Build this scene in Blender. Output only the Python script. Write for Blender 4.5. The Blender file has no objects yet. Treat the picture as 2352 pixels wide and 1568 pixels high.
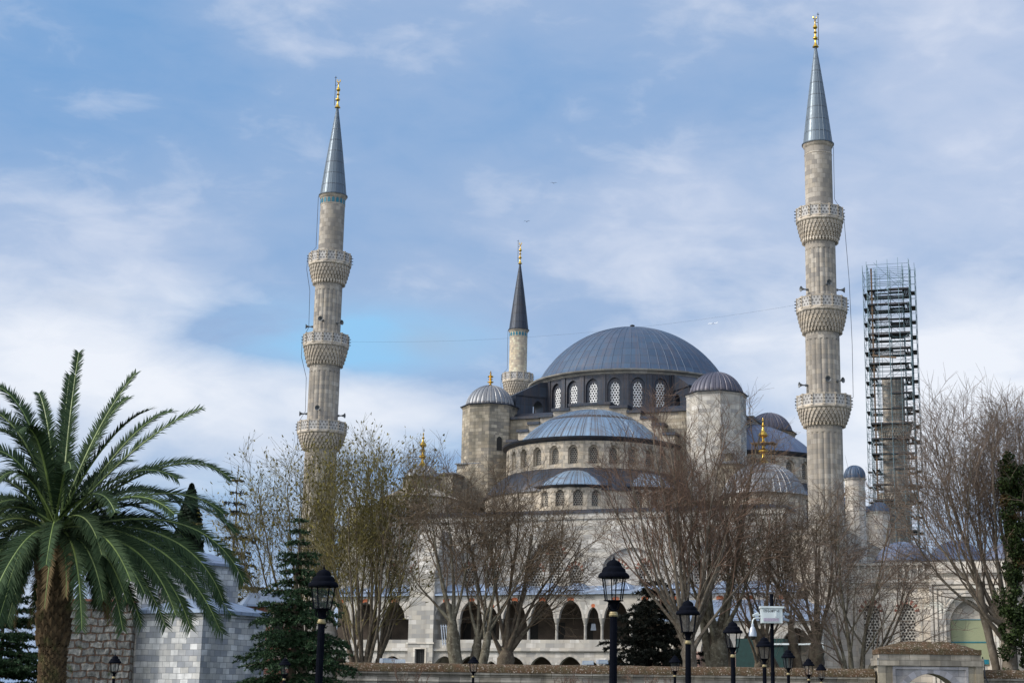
import bpy, math, random
from math import sin, cos, pi, radians, sqrt, atan2, hypot
from mathutils import Vector, Matrix
import numpy as np

SC = bpy.context.scene
COL = SC.collection
# ------------------------------------------------------------------ camera
PITCH, ROLL, EYE = radians(12.7), radians(0.7), 1.7
FPX, PCX, PCY, PW = 3593.0, 1324.0, 784.0, 2352.0
_r0, _u0, _fw = Vector((1, 0, 0)), Vector((0, -sin(PITCH), cos(PITCH))), Vector((0, cos(PITCH), sin(PITCH)))
_R = _r0 * cos(ROLL) + _u0 * sin(ROLL)
_U = _u0 * cos(ROLL) - _r0 * sin(ROLL)
cam_d = bpy.data.cameras.new("camera")
cam = bpy.data.objects.new("camera", cam_d)
COL.objects.link(cam)
cam_d.sensor_width = 36.0
cam_d.lens = FPX / PW * 36.0
cam_d.shift_x = -(PCX - PW / 2) / PW
cam_d.clip_start, cam_d.clip_end = 0.5, 9000
cam.matrix_world = Matrix(((_R.x, _U.x, -_fw.x, 0), (_R.y, _U.y, -_fw.y, 0), (_R.z, _U.z, -_fw.z, EYE), (0, 0, 0, 1)))
SC.camera = cam


def ray(px, py):
    return _R * ((px - PCX) / FPX) + _U * ((PCY - py) / FPX) + _fw


def at(px, py, Y):
    """survey helper: the point seen at (px, py) of the photograph at ground distance Y"""
    d = ray(px, py)
    return Vector((0, 0, EYE)) + d * (Y / d.y)


SC.view_settings.view_transform = 'Standard'
SC.view_settings.look = 'None'
SC.view_settings.exposure = 0.66
SC.view_settings.gamma = 1.0

# ------------------------------------------------------------------ sky and sun
SUN_EL, SUN_AZ = radians(34), radians(-103)      # azimuth from +Y, negative = left of the view
sun_dir = Vector((sin(SUN_AZ) * cos(SUN_EL), cos(SUN_AZ) * cos(SUN_EL), sin(SUN_EL)))
sd = bpy.data.lights.new("sun", 'SUN')
sd.energy = 2.0
sd.angle = radians(11)
sd.color = (1.0, 0.945, 0.86)
sun = bpy.data.objects.new("sun", sd)
COL.objects.link(sun)
sun.rotation_euler = sun_dir.to_track_quat('Z', 'Y').to_euler()
sun.location = (-60, -40, 90)

world = bpy.data.worlds.new("World")
SC.world = world
world.use_nodes = True
wn, wl = world.node_tree.nodes, world.node_tree.links
wn.clear()


def wnode(t, **kw):
    n = wn.new(t)
    for k, v in kw.items():
        setattr(n, k, v)
    return n


def wmath(op, a, b=None, c=None, clamp=False):
    n = wn.new('ShaderNodeMath')
    n.operation = op
    n.use_clamp = clamp
    for i, x in enumerate((a, b, c)):
        if x is None:
            continue
        if isinstance(x, (int, float)):
            n.inputs[i].default_value = x
        else:
            wl.new(x, n.inputs[i])
    return n.outputs[0]


def wmix(fac, a, b):
    n = wn.new('ShaderNodeMix')
    n.data_type = 'RGBA'
    wl.new(fac, n.inputs[0])
    for s, x in ((6, a), (7, b)):
        if isinstance(x, tuple):
            n.inputs[s].default_value = (*x, 1)
        else:
            wl.new(x, n.inputs[s])
    return n.outputs[2]


sky = wnode('ShaderNodeTexSky', sky_type='NISHITA', sun_disc=False)
sky.sun_elevation = SUN_EL
sky.sun_rotation = SUN_AZ
sky.dust_density = 1.5
sky.air_density = 1.2
tc = wnode('ShaderNodeTexCoord')
DIR = tc.outputs['Generated']


def wnoise(scale, stretch, detail=5, rough=0.55, off=(0, 0, 0), dist=0.0):
    mp = wnode('ShaderNodeMapping')
    mp.inputs['Scale'].default_value = stretch
    mp.inputs['Location'].default_value = off
    mp.inputs['Rotation'].default_value = (0, radians(-14), 0)
    wl.new(DIR, mp.inputs[0])
    n = wnode('ShaderNodeTexNoise')
    n.inputs['Scale'].default_value = scale
    n.inputs['Detail'].default_value = detail
    n.inputs['Roughness'].default_value = rough
    n.inputs['Distortion'].default_value = dist
    wl.new(mp.outputs[0], n.inputs['Vector'])
    return n.outputs['Fac']


N1 = wnoise(4.6, (1, 1, 2.2), 5, 0.44, (0.3, 0.2, 0.1), 0.35)
N2 = wnoise(10.0, (1, 1, 2.6), 5, 0.5, (2.3, 1.2, 0.7), 0.5)
N4 = wnoise(26.0, (1, 1, 2.2), 5, 0.6, (1.3, 4.2, 2.7), 0.4)
N3 = wnoise(2.4, (1, 1, 1.8), 3, 0.5, (5.1, 3.2, 1.7), 0.3)


def blob(px, py, sx, sy=None):
    """soft patch of sky in a direction, about sx by sy degrees"""
    sy = sy or sx
    d = ray(px, py).normalized()
    rx = Vector((d.y, -d.x, 0)).normalized()
    uz = rx.cross(d).normalized()
    t = []
    for ax, s in ((rx, sx), (uz, sy)):
        n = wnode('ShaderNodeVectorMath', operation='DOT_PRODUCT')
        wl.new(DIR, n.inputs[0])
        n.inputs[1].default_value = ax
        q = wmath('MULTIPLY', n.outputs['Value'], 1.0 / radians(s))
        t.append(wmath('MULTIPLY', q, q))
    fwd = wnode('ShaderNodeVectorMath', operation='DOT_PRODUCT')
    wl.new(DIR, fwd.inputs[0])
    fwd.inputs[1].default_value = d
    front = wmath('GREATER_THAN', fwd.outputs['Value'], 0.0)
    s = wmath('ADD', t[0], t[1])
    return wmath('MULTIPLY', wmath('EXPONENT', wmath('MULTIPLY', s, -1.0)), front)


def wsum(items, start=0.0):
    acc = start
    for b, w in items:
        acc = wmath('MULTIPLY_ADD', b, w, acc)
    return acc


sep = wnode('ShaderNodeSeparateXYZ')
wl.new(DIR, sep.inputs[0])
# thin veil (blue-grey to pale lavender), then bright cloud near the horizon
veil = wsum([(N1, 0.8), (N2, 0.55), (N4, 0.30), (N3, 0.45),
             (blob(60, 80, 9, 4), -0.42), (blob(1290, 230, 6, 2.4), -0.20), (blob(650, 330, 7, 2), -0.12), (blob(50, 330, 4, 2), -0.15)], -0.43)
veil = wmath('MULTIPLY', veil, 1.0, clamp=True)
pale = wsum([(N1, 0.95), (N2, 0.5), (N4, 0.25), (N3, 0.35), (blob(2250, 130, 6.5, 5), 0.55), (blob(1560, 440, 5, 1.6), 0.30), (blob(1850, 330, 5, 2.2), 0.28), (blob(2250, 500, 6, 3), 0.32),
             (blob(1250, 560, 5, 1.8), 0.12), (blob(300, 580, 8, 2.0), 0.42), (blob(750, 90, 6, 2.2), 0.20), (blob(1700, 620, 7, 2), 0.2), (blob(60, 80, 9, 4), -0.3), (blob(1290, 230, 6, 2.4), -0.25)], -1.12)
pale = wmath('MULTIPLY', pale, 1.0, clamp=True)
white = wsum([(N1, 1.1), (N2, 0.9), (N4, 0.5), (blob(150, 830, 9, 2.6), 0.80), (blob(420, 700, 4, 1.1), 0.35), (blob(700, 930, 9, 1.7), 0.30),
              (blob(250, 1050, 9, 2.5), 0.30), (blob(2200, 850, 6.5, 2.6), 1.0), (blob(2200, 1050, 8, 2.6), 0.5), (blob(980, 980, 6, 2), 0.30), (blob(1700, 780, 6, 2), 0.35),
              (blob(760, 770, 4.6, 0.95), -0.95), (blob(840, 830, 3, 0.8), -0.4), (blob(560, 770, 2, 0.6), -0.3)], -1.30)
white = wmath('MULTIPLY', white, 1.05, clamp=True)
blue = wmath('MULTIPLY', wsum([(blob(740, 765, 4.4, 1.2), 0.75), (blob(820, 820, 3.5, 0.9), 0.5), (blob(1000, 760, 3, 0.7), 0.5),
                               (blob(1010, 1020, 3, 0.6), 0.55), (blob(560, 1120, 3, 0.8), 0.3)]), wmath('MULTIPLY_ADD', N2, 3.2, -0.95), clamp=True)
darkc = wmath('MULTIPLY', wsum([(blob(985, 785, 1.3, 0.6), 0.85), (blob(190, 690, 1.3, 0.4), 0.4)]), N2, clamp=True)
skyb = wnode('ShaderNodeBackground')
wl.new(sky.outputs[0], skyb.inputs[0])
skyb.inputs[1].default_value = 0.10
c = wmix(veil, (0.118, 0.262, 0.495), (0.350, 0.420, 0.565))
c = wmix(pale, c, (0.545, 0.58, 0.685))
c = wmix(blue, c, (0.215, 0.44, 0.68))
c = wmix(white, c, (0.67, 0.69, 0.745))
c = wmix(darkc, c, (0.30, 0.36, 0.47))
# bright lobe added to the unseen sky behind left, to light the facade softly
sky_fill = wnode('ShaderNodeVectorMath', operation='DOT_PRODUCT')
wl.new(DIR, sky_fill.inputs[0])
sky_fill.inputs[1].default_value = Vector((-0.62, -0.66, 0.42)).normalized()
sky_fill_fac = wmath('POWER', wmath('MAXIMUM', sky_fill.outputs['Value'], 0.0), 1.4)
c = wmix(wmath('MULTIPLY', sky_fill_fac, wmath('MULTIPLY_ADD', N1, 0.6, 0.6), clamp=True), c, (1.30, 1.33, 1.37))
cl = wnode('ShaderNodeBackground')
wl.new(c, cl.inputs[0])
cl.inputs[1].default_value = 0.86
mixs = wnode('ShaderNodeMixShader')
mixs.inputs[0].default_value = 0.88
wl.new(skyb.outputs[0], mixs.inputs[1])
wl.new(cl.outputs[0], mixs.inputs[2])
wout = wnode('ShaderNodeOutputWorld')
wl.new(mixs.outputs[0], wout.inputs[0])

# ------------------------------------------------------------------ materials


class NT:
    def __init__(self, name):
        self.m = bpy.data.materials.new(name)
        self.m.use_nodes = True
        self.n, self.l = self.m.node_tree.nodes, self.m.node_tree.links
        self.b = self.n['Principled BSDF']

    def new(self, t, **kw):
        n = self.n.new(t)
        for k, v in kw.items():
            setattr(n, k, v)
        return n

    def put(self, sock, x):
        if isinstance(x, (int, float)):
            sock.default_value = x
        elif isinstance(x, tuple):
            sock.default_value = x if len(x) == len(sock.default_value) else (*x, 1)
        else:
            self.l.new(x, sock)

    def math(self, op, a, b=None, c=None, clamp=False):
        n = self.new('ShaderNodeMath', operation=op, use_clamp=clamp)
        for i, x in enumerate((a, b, c)):
            if x is not None:
                self.put(n.inputs[i], x)
        return n.outputs[0]

    def vmath(self, op, a, b=None):
        n = self.new('ShaderNodeVectorMath', operation=op)
        self.put(n.inputs[0], a)
        if b is not None:
            self.put(n.inputs[1], b)
        return n.outputs['Value' if op in ('LENGTH', 'DOT_PRODUCT') else 'Vector']

    def mix(self, f, a, b, mode='MIX'):
        n = self.new('ShaderNodeMix', data_type='RGBA', blend_type=mode)
        self.put(n.inputs[0], f)
        self.put(n.inputs[6], a)
        self.put(n.inputs[7], b)
        return n.outputs[2]

    def noise(self, scale, vec=None, detail=4, rough=0.55, stretch=None, dist=0.0):
        if vec is None:
            vec = self.new('ShaderNodeTexCoord').outputs['Object']
        if stretch:
            mp = self.new('ShaderNodeMapping')
            mp.inputs['Scale'].default_value = stretch
            self.l.new(vec, mp.inputs[0])
            vec = mp.outputs[0]
        n = self.new('ShaderNodeTexNoise')
        self.l.new(vec, n.inputs['Vector'])
        n.inputs['Scale'].default_value = scale
        n.inputs['Detail'].default_value = detail
        n.inputs['Roughness'].default_value = rough
        n.inputs['Distortion'].default_value = dist
        return n.outputs['Fac']

    def ramp(self, x, a, b):
        n = self.new('ShaderNodeMapRange', clamp=True)
        self.l.new(x, n.inputs[0])
        n.inputs[1].default_value, n.inputs[2].default_value = a, b
        return n.outputs[0]

    def uv(self):
        return self.new('ShaderNodeTexCoord').outputs['UV']

    def bump(self, h, strength=0.3, dist=0.05):
        n = self.new('ShaderNodeBump')
        n.inputs['Strength'].default_value = strength
        n.inputs['Distance'].default_value = dist
        self.l.new(h, n.inputs['Height'])
        self.l.new(n.outputs[0], self.b.inputs['Normal'])

    def fin(self, color, rough=0.8, metal=0.0, spec=None):
        self.put(self.b.inputs['Base Color'], color)
        self.put(self.b.inputs['Roughness'], rough)
        self.put(self.b.inputs['Metallic'], metal)
        if spec is not None:
            self.b.inputs['Specular IOR Level'].default_value = spec
        return self.m


def brick(t, c1, c2, mo, bw, bh, ms=0.012, off=0.5, vec=None, smooth=0.1):
    b = t.new('ShaderNodeTexBrick')
    b.offset = off
    b.inputs['Scale'].default_value = 1
    b.inputs['Mortar Size'].default_value = ms
    b.inputs['Mortar Smooth'].default_value = smooth
    b.inputs['Brick Width'].default_value = bw
    b.inputs['Row Height'].default_value = bh
    t.put(b.inputs['Color1'], c1)
    t.put(b.inputs['Color2'], c2)
    t.put(b.inputs['Mortar'], mo)
    t.l.new(vec or t.uv(), b.inputs['Vector'])
    return b


def stone(name, c1, c2, mo, bw=0.9, bh=0.42, dirt=0.55, streak=0.5, dirtc=(0.06, 0.055, 0.045), ms=0.014, sc=0.25, bump=0.35):
    t = NT(name)
    uv = t.uv()
    # wobble the block joints slightly so no course is ruler-straight
    nz = t.new('ShaderNodeTexNoise')
    nz.inputs['Scale'].default_value = 0.7
    t.l.new(uv, nz.inputs['Vector'])
    wob = t.vmath('SCALE', t.vmath('SUBTRACT', nz.outputs['Color'], (0.5, 0.5, 0.5)))
    wob.node.inputs['Scale'].default_value = 0.10
    vec = t.vmath('ADD', uv, wob)
    K = 1.3
    c1, c2, dirtc = (tuple(min(0.72, x * K) for x in q) for q in (c1, c2, dirtc))
    b = brick(t, (0, 0, 0), (1, 1, 1), (0.5, 0.5, 0.5), bw, bh, ms, vec=vec)
    rp = t.new('ShaderNodeValToRGB')
    t.l.new(b.outputs['Color'], rp.inputs[0])
    mid = tuple((x + y) / 2 for x, y in zip(c1, c2))
    stops = ((0.0, tuple(x * f for x, f in zip(c2, (0.74, 0.76, 0.80)))), (0.35, c2), (0.6, tuple(x * f for x, f in zip(mid, (1.04, 1.0, 0.93)))), (0.85, c1), (1.0, tuple(min(.75, x * 1.12) for x in c1)))
    for i, (p_, cc_) in enumerate(stops):
        e = rp.color_ramp.elements[i] if i < 2 else rp.color_ramp.elements.new(p_)
        e.position, e.color = p_, (*cc_, 1)
    bcol = t.mix(b.outputs['Fac'], rp.outputs[0], tuple(min(.7, x * 1.2) for x in mo))
    n1 = t.ramp(t.noise(sc, None, 6, 0.66), 0.40, 0.66)
    n2 = t.ramp(t.noise(1.1, None, 5, 0.62, (1, 1, 0.09)), 0.46, 0.66)
    n4 = t.ramp(t.noise(sc * 3.1, uv, 5, 0.7, (0.5, 1.3, 1)), 0.46, 0.68)
    n3 = t.noise(7.0, None, 4, 0.7)
    col = t.mix(t.math('MULTIPLY', n3, 0.5), bcol, (0.5, 0.5, 0.5), 'OVERLAY')
    col = t.mix(t.math('MULTIPLY', n1, dirt), col, dirtc)
    col = t.mix(t.math('MULTIPLY', n2, streak), col, dirtc)
    col = t.mix(t.math('MULTIPLY', n4, dirt * 0.4), col, tuple(x * 1.25 for x in dirtc))
    h = t.math('MULTIPLY_ADD', n3, 0.35, t.math('SUBTRACT', 1.0, b.outputs['Fac']))
    t.bump(h, bump, 0.03)
    return t.fin(col, 0.9, 0.0, 0.25)


def lead(name, c1, c2, seam, rough=0.45, metal=0.35, ms=0.03, stain=(0.10, 0.075, 0.06), stain_amt=0.5, streakc=None, bw=1.0, bh=1.0):
    t = NT(name)
    uv = t.uv()
    b = brick(t, c1, c2, seam, bw, bh, ms, 0.0, uv, 0.3)
    n1 = t.ramp(t.noise(0.5, None, 5, 0.6), 0.46, 0.75)
    n2 = t.ramp(t.noise(1.0, uv, 4, 0.65, (2.2, 0.16, 1)), 0.47, 0.63)
    col = t.mix(t.math('MULTIPLY', n1, stain_amt), b.outputs['Color'], stain)
    col = t.mix(t.math('MULTIPLY', n2, stain_amt), col, streakc or stain)
    n3 = t.noise(3.0, None, 4)
    t.bump(t.math('MULTIPLY_ADD', n3, 0.4, b.outputs['Fac']), 0.25, 0.04)
    return t.fin(col, t.math('MULTIPLY_ADD', n3, 0.25, rough - 0.12), metal)


def plain(name, c, rough=0.6, metal=0.0, var=0.25, scale=3.0, spec=None, stretch=None):
    t = NT(name)
    n = t.noise(scale, None, 5, 0.6, stretch)
    a = tuple(x * (1 - var) for x in c)
    b = tuple(min(1, x * (1 + var)) for x in c)
    return t.fin(t.mix(t.ramp(n, 0.3, 0.7), a, b), rough, metal, spec)


def dots(name, base, hole, pitch, rad, rough=0.8):
    """pierced plaster grille: staggered round holes"""
    t = NT(name)
    uv = t.uv()
    p = t.vmath('MULTIPLY', uv, (1 / pitch, 1 / (pitch * 1.732), 1))
    ds = []
    for o in ((0.0, 0.0, 0.0), (0.5, 0.5, 0.0)):
        q = t.vmath('FRACTION', t.vmath('ADD', p, (o[0] + 100, o[1] + 100, 0)))
        q = t.vmath('MULTIPLY', t.vmath('SUBTRACT', q, (0.5, 0.5, 0)), (1, 1.732, 0))
        ds.append(t.vmath('LENGTH', q))
    d = t.math('MINIMUM', ds[0], ds[1])
    f = t.ramp(d, rad + 0.05, rad - 0.03)
    n = t.noise(1.5, None, 4)
    a = t.mix(t.ramp(n, 0.35, 0.75), base, tuple(x * 0.55 for x in base))
    return t.fin(t.mix(f, a, hole), rough, 0, 0.3)


def leafmat(name, c1, c2, rough=0.6, scale=1.2, trans=0.0):
    t = NT(name)
    g = t.new('ShaderNodeNewGeometry')
    r = t.math('MULTIPLY_ADD', g.outputs['Random Per Island'], 0.6, t.math('MULTIPLY', t.noise(scale, None, 2), 0.5))
    return t.fin(t.mix(t.ramp(r, 0.15, 0.95), c1, c2), rough, 0, 0.15)


S_MIN = stone('minaret_stone', (0.385, 0.35, 0.305), (0.275, 0.25, 0.222), (0.195, 0.169, 0.141), 1.15, 0.52, 0.62, 0.42, (0.160, 0.142, 0.122), sc=0.22)
S_PALE = stone('pale_minaret_stone', (0.592, 0.494, 0.371), (0.450, 0.380, 0.295), (0.296, 0.241, 0.186), 0.85, 0.42, 0.25, 0.4, (0.190, 0.161, 0.131))
S_CARV = stone('carved_stone', (0.519, 0.455, 0.379), (0.389, 0.343, 0.286), (0.288, 0.252, 0.213), 0.5, 0.4, 0.5, 0.35, (0.144, 0.126, 0.106), sc=0.6)
S_WALL = stone('hall_stone', (0.515, 0.450, 0.368), (0.373, 0.331, 0.279), (0.232, 0.206, 0.166), 1.0, 0.45, 0.45, 0.5, (0.142, 0.125, 0.101), sc=0.2)
S_DARK = stone('weathered_stone', (0.402, 0.351, 0.278), (0.254, 0.224, 0.185), (0.134, 0.117, 0.099), 0.9, 0.42, 0.62, 0.62, (0.087, 0.081, 0.064), sc=0.3)
S_LIGHT = stone('pale_ashlar', (0.47, 0.45, 0.42), (0.34, 0.325, 0.30), (0.369, 0.336, 0.287), 1.1, 0.5, 0.3, 0.4, (0.185, 0.168, 0.149), sc=0.3)
S_COURT = stone('court_stone', (0.557, 0.506, 0.448), (0.415, 0.380, 0.339), (0.332, 0.299, 0.262), 1.1, 0.55, 0.28, 0.3, (0.213, 0.196, 0.175))
S_BLUE = stone('bluish_ashlar', (0.56, 0.555, 0.55), (0.31, 0.32, 0.34), (0.16, 0.16, 0.16), 0.56, 0.33, 0.5, 0.45, (0.14, 0.15, 0.155), ms=0.012, sc=0.9)
S_PERIM = stone('perimeter_stone', (0.42, 0.385, 0.335), (0.29, 0.265, 0.23), (0.142, 0.127, 0.104), 1.2, 0.42, 0.6, 0.6, (0.059, 0.053, 0.042), sc=0.5)
S_GATE = stone('gate_plaster', (0.426, 0.380, 0.295), (0.355, 0.316, 0.251), (0.320, 0.287, 0.229), 2.5, 1.3, 0.5, 0.55, (0.083, 0.071, 0.055), sc=0.8)
S_MARB = stone('grey_marble', (0.371, 0.366, 0.376), (0.247, 0.246, 0.262), (0.148, 0.144, 0.148), 1.1, 0.62, 0.65, 0.25, (0.093, 0.090, 0.097), sc=0.9)
L_VIOLET = lead('violet_lead', (0.092, 0.095, 0.13), (0.07, 0.074, 0.105), (0.035, 0.036, 0.05), 0.5, 0.25, 0.05, (0.11, 0.085, 0.10), 0.4)
L_MAIN = lead('dome_lead', (0.060, 0.104, 0.172), (0.046, 0.080, 0.138), (0.05, 0.065, 0.09), 0.58, 0.15, 0.035, (0.12, 0.10, 0.115), 0.35)
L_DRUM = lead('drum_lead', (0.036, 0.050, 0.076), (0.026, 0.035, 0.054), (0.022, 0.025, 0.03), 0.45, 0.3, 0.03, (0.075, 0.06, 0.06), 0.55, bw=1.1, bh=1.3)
L_SEMI = lead('semidome_lead', (0.27, 0.38, 0.51), (0.20, 0.30, 0.42), (0.085, 0.075, 0.07), 0.46, 0.4, 0.09, (0.17, 0.125, 0.095), 0.6, (0.12, 0.085, 0.06))
L_GREY = lead('grey_lead', (0.27, 0.285, 0.31), (0.20, 0.215, 0.24), (0.10, 0.10, 0.11), 0.45, 0.35, 0.05, (0.14, 0.12, 0.11), 0.45)
L_SPIRE = lead('spire_lead', (0.145, 0.185, 0.225), (0.115, 0.15, 0.19), (0.055, 0.068, 0.085), 0.42, 0.4, 0.04, (0.10, 0.11, 0.12), 0.3)
L_SPIRE_D = lead('dark_spire_lead', (0.036, 0.048, 0.072), (0.027, 0.037, 0.056), (0.02, 0.024, 0.03), 0.45, 0.35, 0.04, (0.07, 0.055, 0.05), 0.35)
L_ROOF = lead('gallery_lead', (0.33, 0.42, 0.56), (0.26, 0.34, 0.47), (0.14, 0.18, 0.25), 0.4, 0.5, 0.03, (0.2, 0.2, 0.26), 0.4, bw=1.0, bh=2.0)
L_COURT = lead('court_dome_lead', (0.13, 0.18, 0.27), (0.10, 0.14, 0.22), (0.07, 0.085, 0.13), 0.6, 0.1, 0.03, (0.15, 0.13, 0.2), 0.45)
G_WHITE = dots('white_grille', (0.86, 0.87, 0.88), (0.02, 0.022, 0.026), 0.36, 0.33)
G_GREY = dots('grey_grille', (0.30, 0.275, 0.24), (0.025, 0.025, 0.025), 0.27, 0.33)
G_STONE = dots('stone_grille', (0.52, 0.49, 0.44), (0.018, 0.02, 0.022), 0.34, 0.34)
G_PAR = dots('pierced_parapet', (0.54, 0.52, 0.50), (0.16, 0.15, 0.145), 0.38, 0.25)
M_GOLD = plain('gilding', (0.75, 0.47, 0.085), 0.28, 1.0, 0.15, 2.0)
M_TILE = plain('turquoise_tile', (0.012, 0.15, 0.21), 0.3, 0, 0.3, 3)
M_DARK = plain('dark_opening', (0.018, 0.017, 0.016), 0.8)
M_IRON = plain('dark_iron', (0.025, 0.027, 0.03), 0.5, 0.4)
M_LAMP = plain('black_lamp_paint', (0.004, 0.005, 0.009), 0.85, 0.0, 0.3, 8, 0.04)
M_LGOLD = plain('lamp_gold_ring', (0.38, 0.31, 0.17), 0.55, 0.3, 0.3, 20)
M_STEEL = plain('scaffold_steel', (0.14, 0.21, 0.24), 0.5, 0.5, 0.5, 0.6)
M_PLANK = plain('scaffold_plank', (0.045, 0.032, 0.032), 0.8, 0, 0.6, 0.8)
M_WOOD = plain('raw_timber', (0.17, 0.11, 0.065), 0.85, 0, 0.4, 2)
M_WHITE = plain('white_enamel', (0.62, 0.68, 0.70), 0.4, 0, 0.1, 3)
M_SILVER = plain('silver_housing', (0.42, 0.46, 0.52), 0.35, 0.5, 0.15, 4)
M_TEXT = plain('black_lettering', (0.015, 0.015, 0.018), 0.6)
M_MAUVE = plain('faded_sticker', (0.38, 0.33, 0.42), 0.5, 0, 0.3, 25)
M_RED = plain('red_stone', (0.22, 0.085, 0.06), 0.9, 0, 0.4, 2)
M_CREAM = plain('cream_stone', (0.45, 0.41, 0.35), 0.9, 0, 0.2, 2)
M_COLM = plain('marble_column', (0.36, 0.34, 0.31), 0.6, 0, 0.3, 1.5)
M_PINK = plain('pink_granite', (0.32, 0.21, 0.18), 0.6, 0, 0.25, 4)
M_HORN = plain('horn_grey', (0.12, 0.13, 0.14), 0.5, 0.2)
M_GREEN = plain('green_canvas', (0.003, 0.032, 0.03), 0.7)
M_CABLE = plain('cable_black', (0.03, 0.035, 0.045), 0.7)
M_GULL = plain('gull_grey', (0.06, 0.065, 0.075), 0.7)
M_JET = plain('pale_airliner', (0.80, 0.82, 0.86), 0.5)  # distance haze put into the paint as a paler tone


def _moss():
    t = NT('mossy_coping')
    n = t.noise(2.2, None, 6, 0.65)
    n2 = t.noise(11, None, 4, 0.6)
    c = t.mix(t.ramp(n, 0.35, 0.65), (0.105, 0.062, 0.038), (0.075, 0.062, 0.036))
    c = t.mix(t.ramp(n2, 0.57, 0.66), c, (0.42, 0.36, 0.31))
    c = t.mix(t.ramp(t.noise(5, None, 4), 0.55, 0.75), c, (0.035, 0.03, 0.022))
    t.bump(n2, 0.6, 0.05)
    return t.fin(c, 0.95, 0, 0.1)


M_MOSS = _moss()


def _rubble():
    t = NT('rubble_masonry')
    uv = t.uv()
    nz = t.new('ShaderNodeTexNoise')
    nz.inputs['Scale'].default_value = 1.6
    t.l.new(uv, nz.inputs['Vector'])
    wob = t.vmath('SCALE', t.vmath('SUBTRACT', nz.outputs['Color'], (0.5, 0.5, 0.5)))
    wob.node.inputs['Scale'].default_value = 0.35
    vec = t.vmath('ADD', uv, wob)
    b = brick(t, (0.36, 0.35, 0.325), (0.19, 0.19, 0.18), (0.15, 0.10, 0.075), 0.78, 0.42, 0.055, vec=vec, smooth=0.4)
    n = t.noise(4.5, None, 5, 0.65)
    c = t.mix(t.math('MULTIPLY', t.ramp(n, 0.4, 0.7), 0.6), b.outputs['Color'], (0.05, 0.048, 0.04))
    c = t.mix(t.math('MULTIPLY', t.ramp(t.noise(1.3, None, 4), 0.58, 0.68), 0.7), c, (0.06, 0.075, 0.025))
    t.bump(t.math('SUBTRACT', t.math('MULTIPLY', n, 0.8), b.outputs['Fac']), 0.9, 0.12)
    return t.fin(c, 0.95, 0, 0.2)


M_RUBBLE = _rubble()


def _banded():
    t = NT('banded_brick')
    b = brick(t, (0.27, 0.085, 0.05), (0.20, 0.07, 0.045), (0.30, 0.25, 0.2), 0.5, 0.16, 0.012)
    s = t.new('ShaderNodeSeparateXYZ')
    t.l.new(t.uv(), s.inputs[0])
    f = t.math('GREATER_THAN', t.math('FRACT', t.math('MULTIPLY', s.outputs[1], 1.0 / 0.72)), 0.5)
    return t.fin(t.mix(f, b.outputs['Color'], (0.40, 0.34, 0.28)), 0.9)


M_BAND = _banded()


def _bark(name, c1, c2, lich):
    t = NT(name)
    n = t.noise(2.2, None, 5, 0.6, (1, 1, 0.6), 0.6)
    c = t.mix(t.ramp(n, 0.4, 0.62), c1, c2)
    c = t.mix(t.math('MULTIPLY', t.ramp(t.noise(5, None, 4), 0.55, 0.65), 0.7), c, lich)
    t.bump(t.noise(9, None, 4), 0.5, 0.04)
    return t.fin(c, 0.9, 0, 0.2)


BARK_PLANE = _bark('plane_bark', (0.075, 0.062, 0.045), (0.17, 0.155, 0.115), (0.26, 0.24, 0.19))
BARK_DARK = _bark('dark_bark', (0.085, 0.066, 0.05), (0.15, 0.122, 0.09), (0.19, 0.17, 0.12))
BARK_PALE = _bark('pale_bark', (0.10, 0.082, 0.062), (0.19, 0.16, 0.125), (0.25, 0.225, 0.19))
TW_OLIVE = plain('olive_twigs', (0.175, 0.145, 0.06), 0.85, 0, 0.4, 0.5)
TW_RED = plain('reddish_twigs', (0.164, 0.102, 0.070), 0.85, 0, 0.4, 0.5)
TW_BROWN = plain('brown_twigs', (0.148, 0.104, 0.066), 0.85, 0, 0.4, 0.5)
TW_GREY = plain('grey_twigs', (0.164, 0.120, 0.090), 0.85, 0, 0.35, 0.5)
BUD = leafmat('young_leaves', (0.115, 0.092, 0.022), (0.19, 0.165, 0.045))
CEDAR = leafmat('cedar_needles', (0.008, 0.022, 0.012), (0.050, 0.092, 0.040))
FIR = leafmat('dark_fir_needles', (0.011, 0.014, 0.011), (0.032, 0.036, 0.028))
CYPR = leafmat('cypress_leaves', (0.007, 0.014, 0.009), (0.022, 0.034, 0.020))
M_GLOOM = plain('shade_toned_wall', (0.085, 0.065, 0.05), 0.85, 0, 0.4, 0.6)  # interior shade of the arcades put into the back wall colour
IVY = leafmat('ivy_leaves', (0.006, 0.012, 0.004), (0.035, 0.055, 0.014))
IVYB = leafmat('ivy_browned', (0.045, 0.028, 0.012), (0.10, 0.07, 0.025))
PALM = leafmat('palm_leaflets', (0.016, 0.034, 0.015), (0.052, 0.085, 0.038), 0.8)
PALMD = leafmat('dry_palm_leaflets', (0.10, 0.07, 0.03), (0.20, 0.14, 0.07), 0.7)
RACHIS = plain('palm_rachis', (0.16, 0.22, 0.06), 0.5, 0, 0.3, 3)


def _ptrunk():
    t = NT('palm_trunk_bark')
    n = t.noise(6, None, 5, 0.6)
    c = t.mix(t.ramp(n, 0.35, 0.65), (0.05, 0.034, 0.02), (0.13, 0.088, 0.05))
    c = t.mix(t.math('MULTIPLY', t.ramp(t.noise(2.5, None, 4), 0.55, 0.7), 0.6), c, (0.085, 0.095, 0.035))
    t.bump(n, 0.6, 0.03)
    return t.fin(c, 0.95, 0, 0.15)


M_PTRUNK = _ptrunk()


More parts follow.
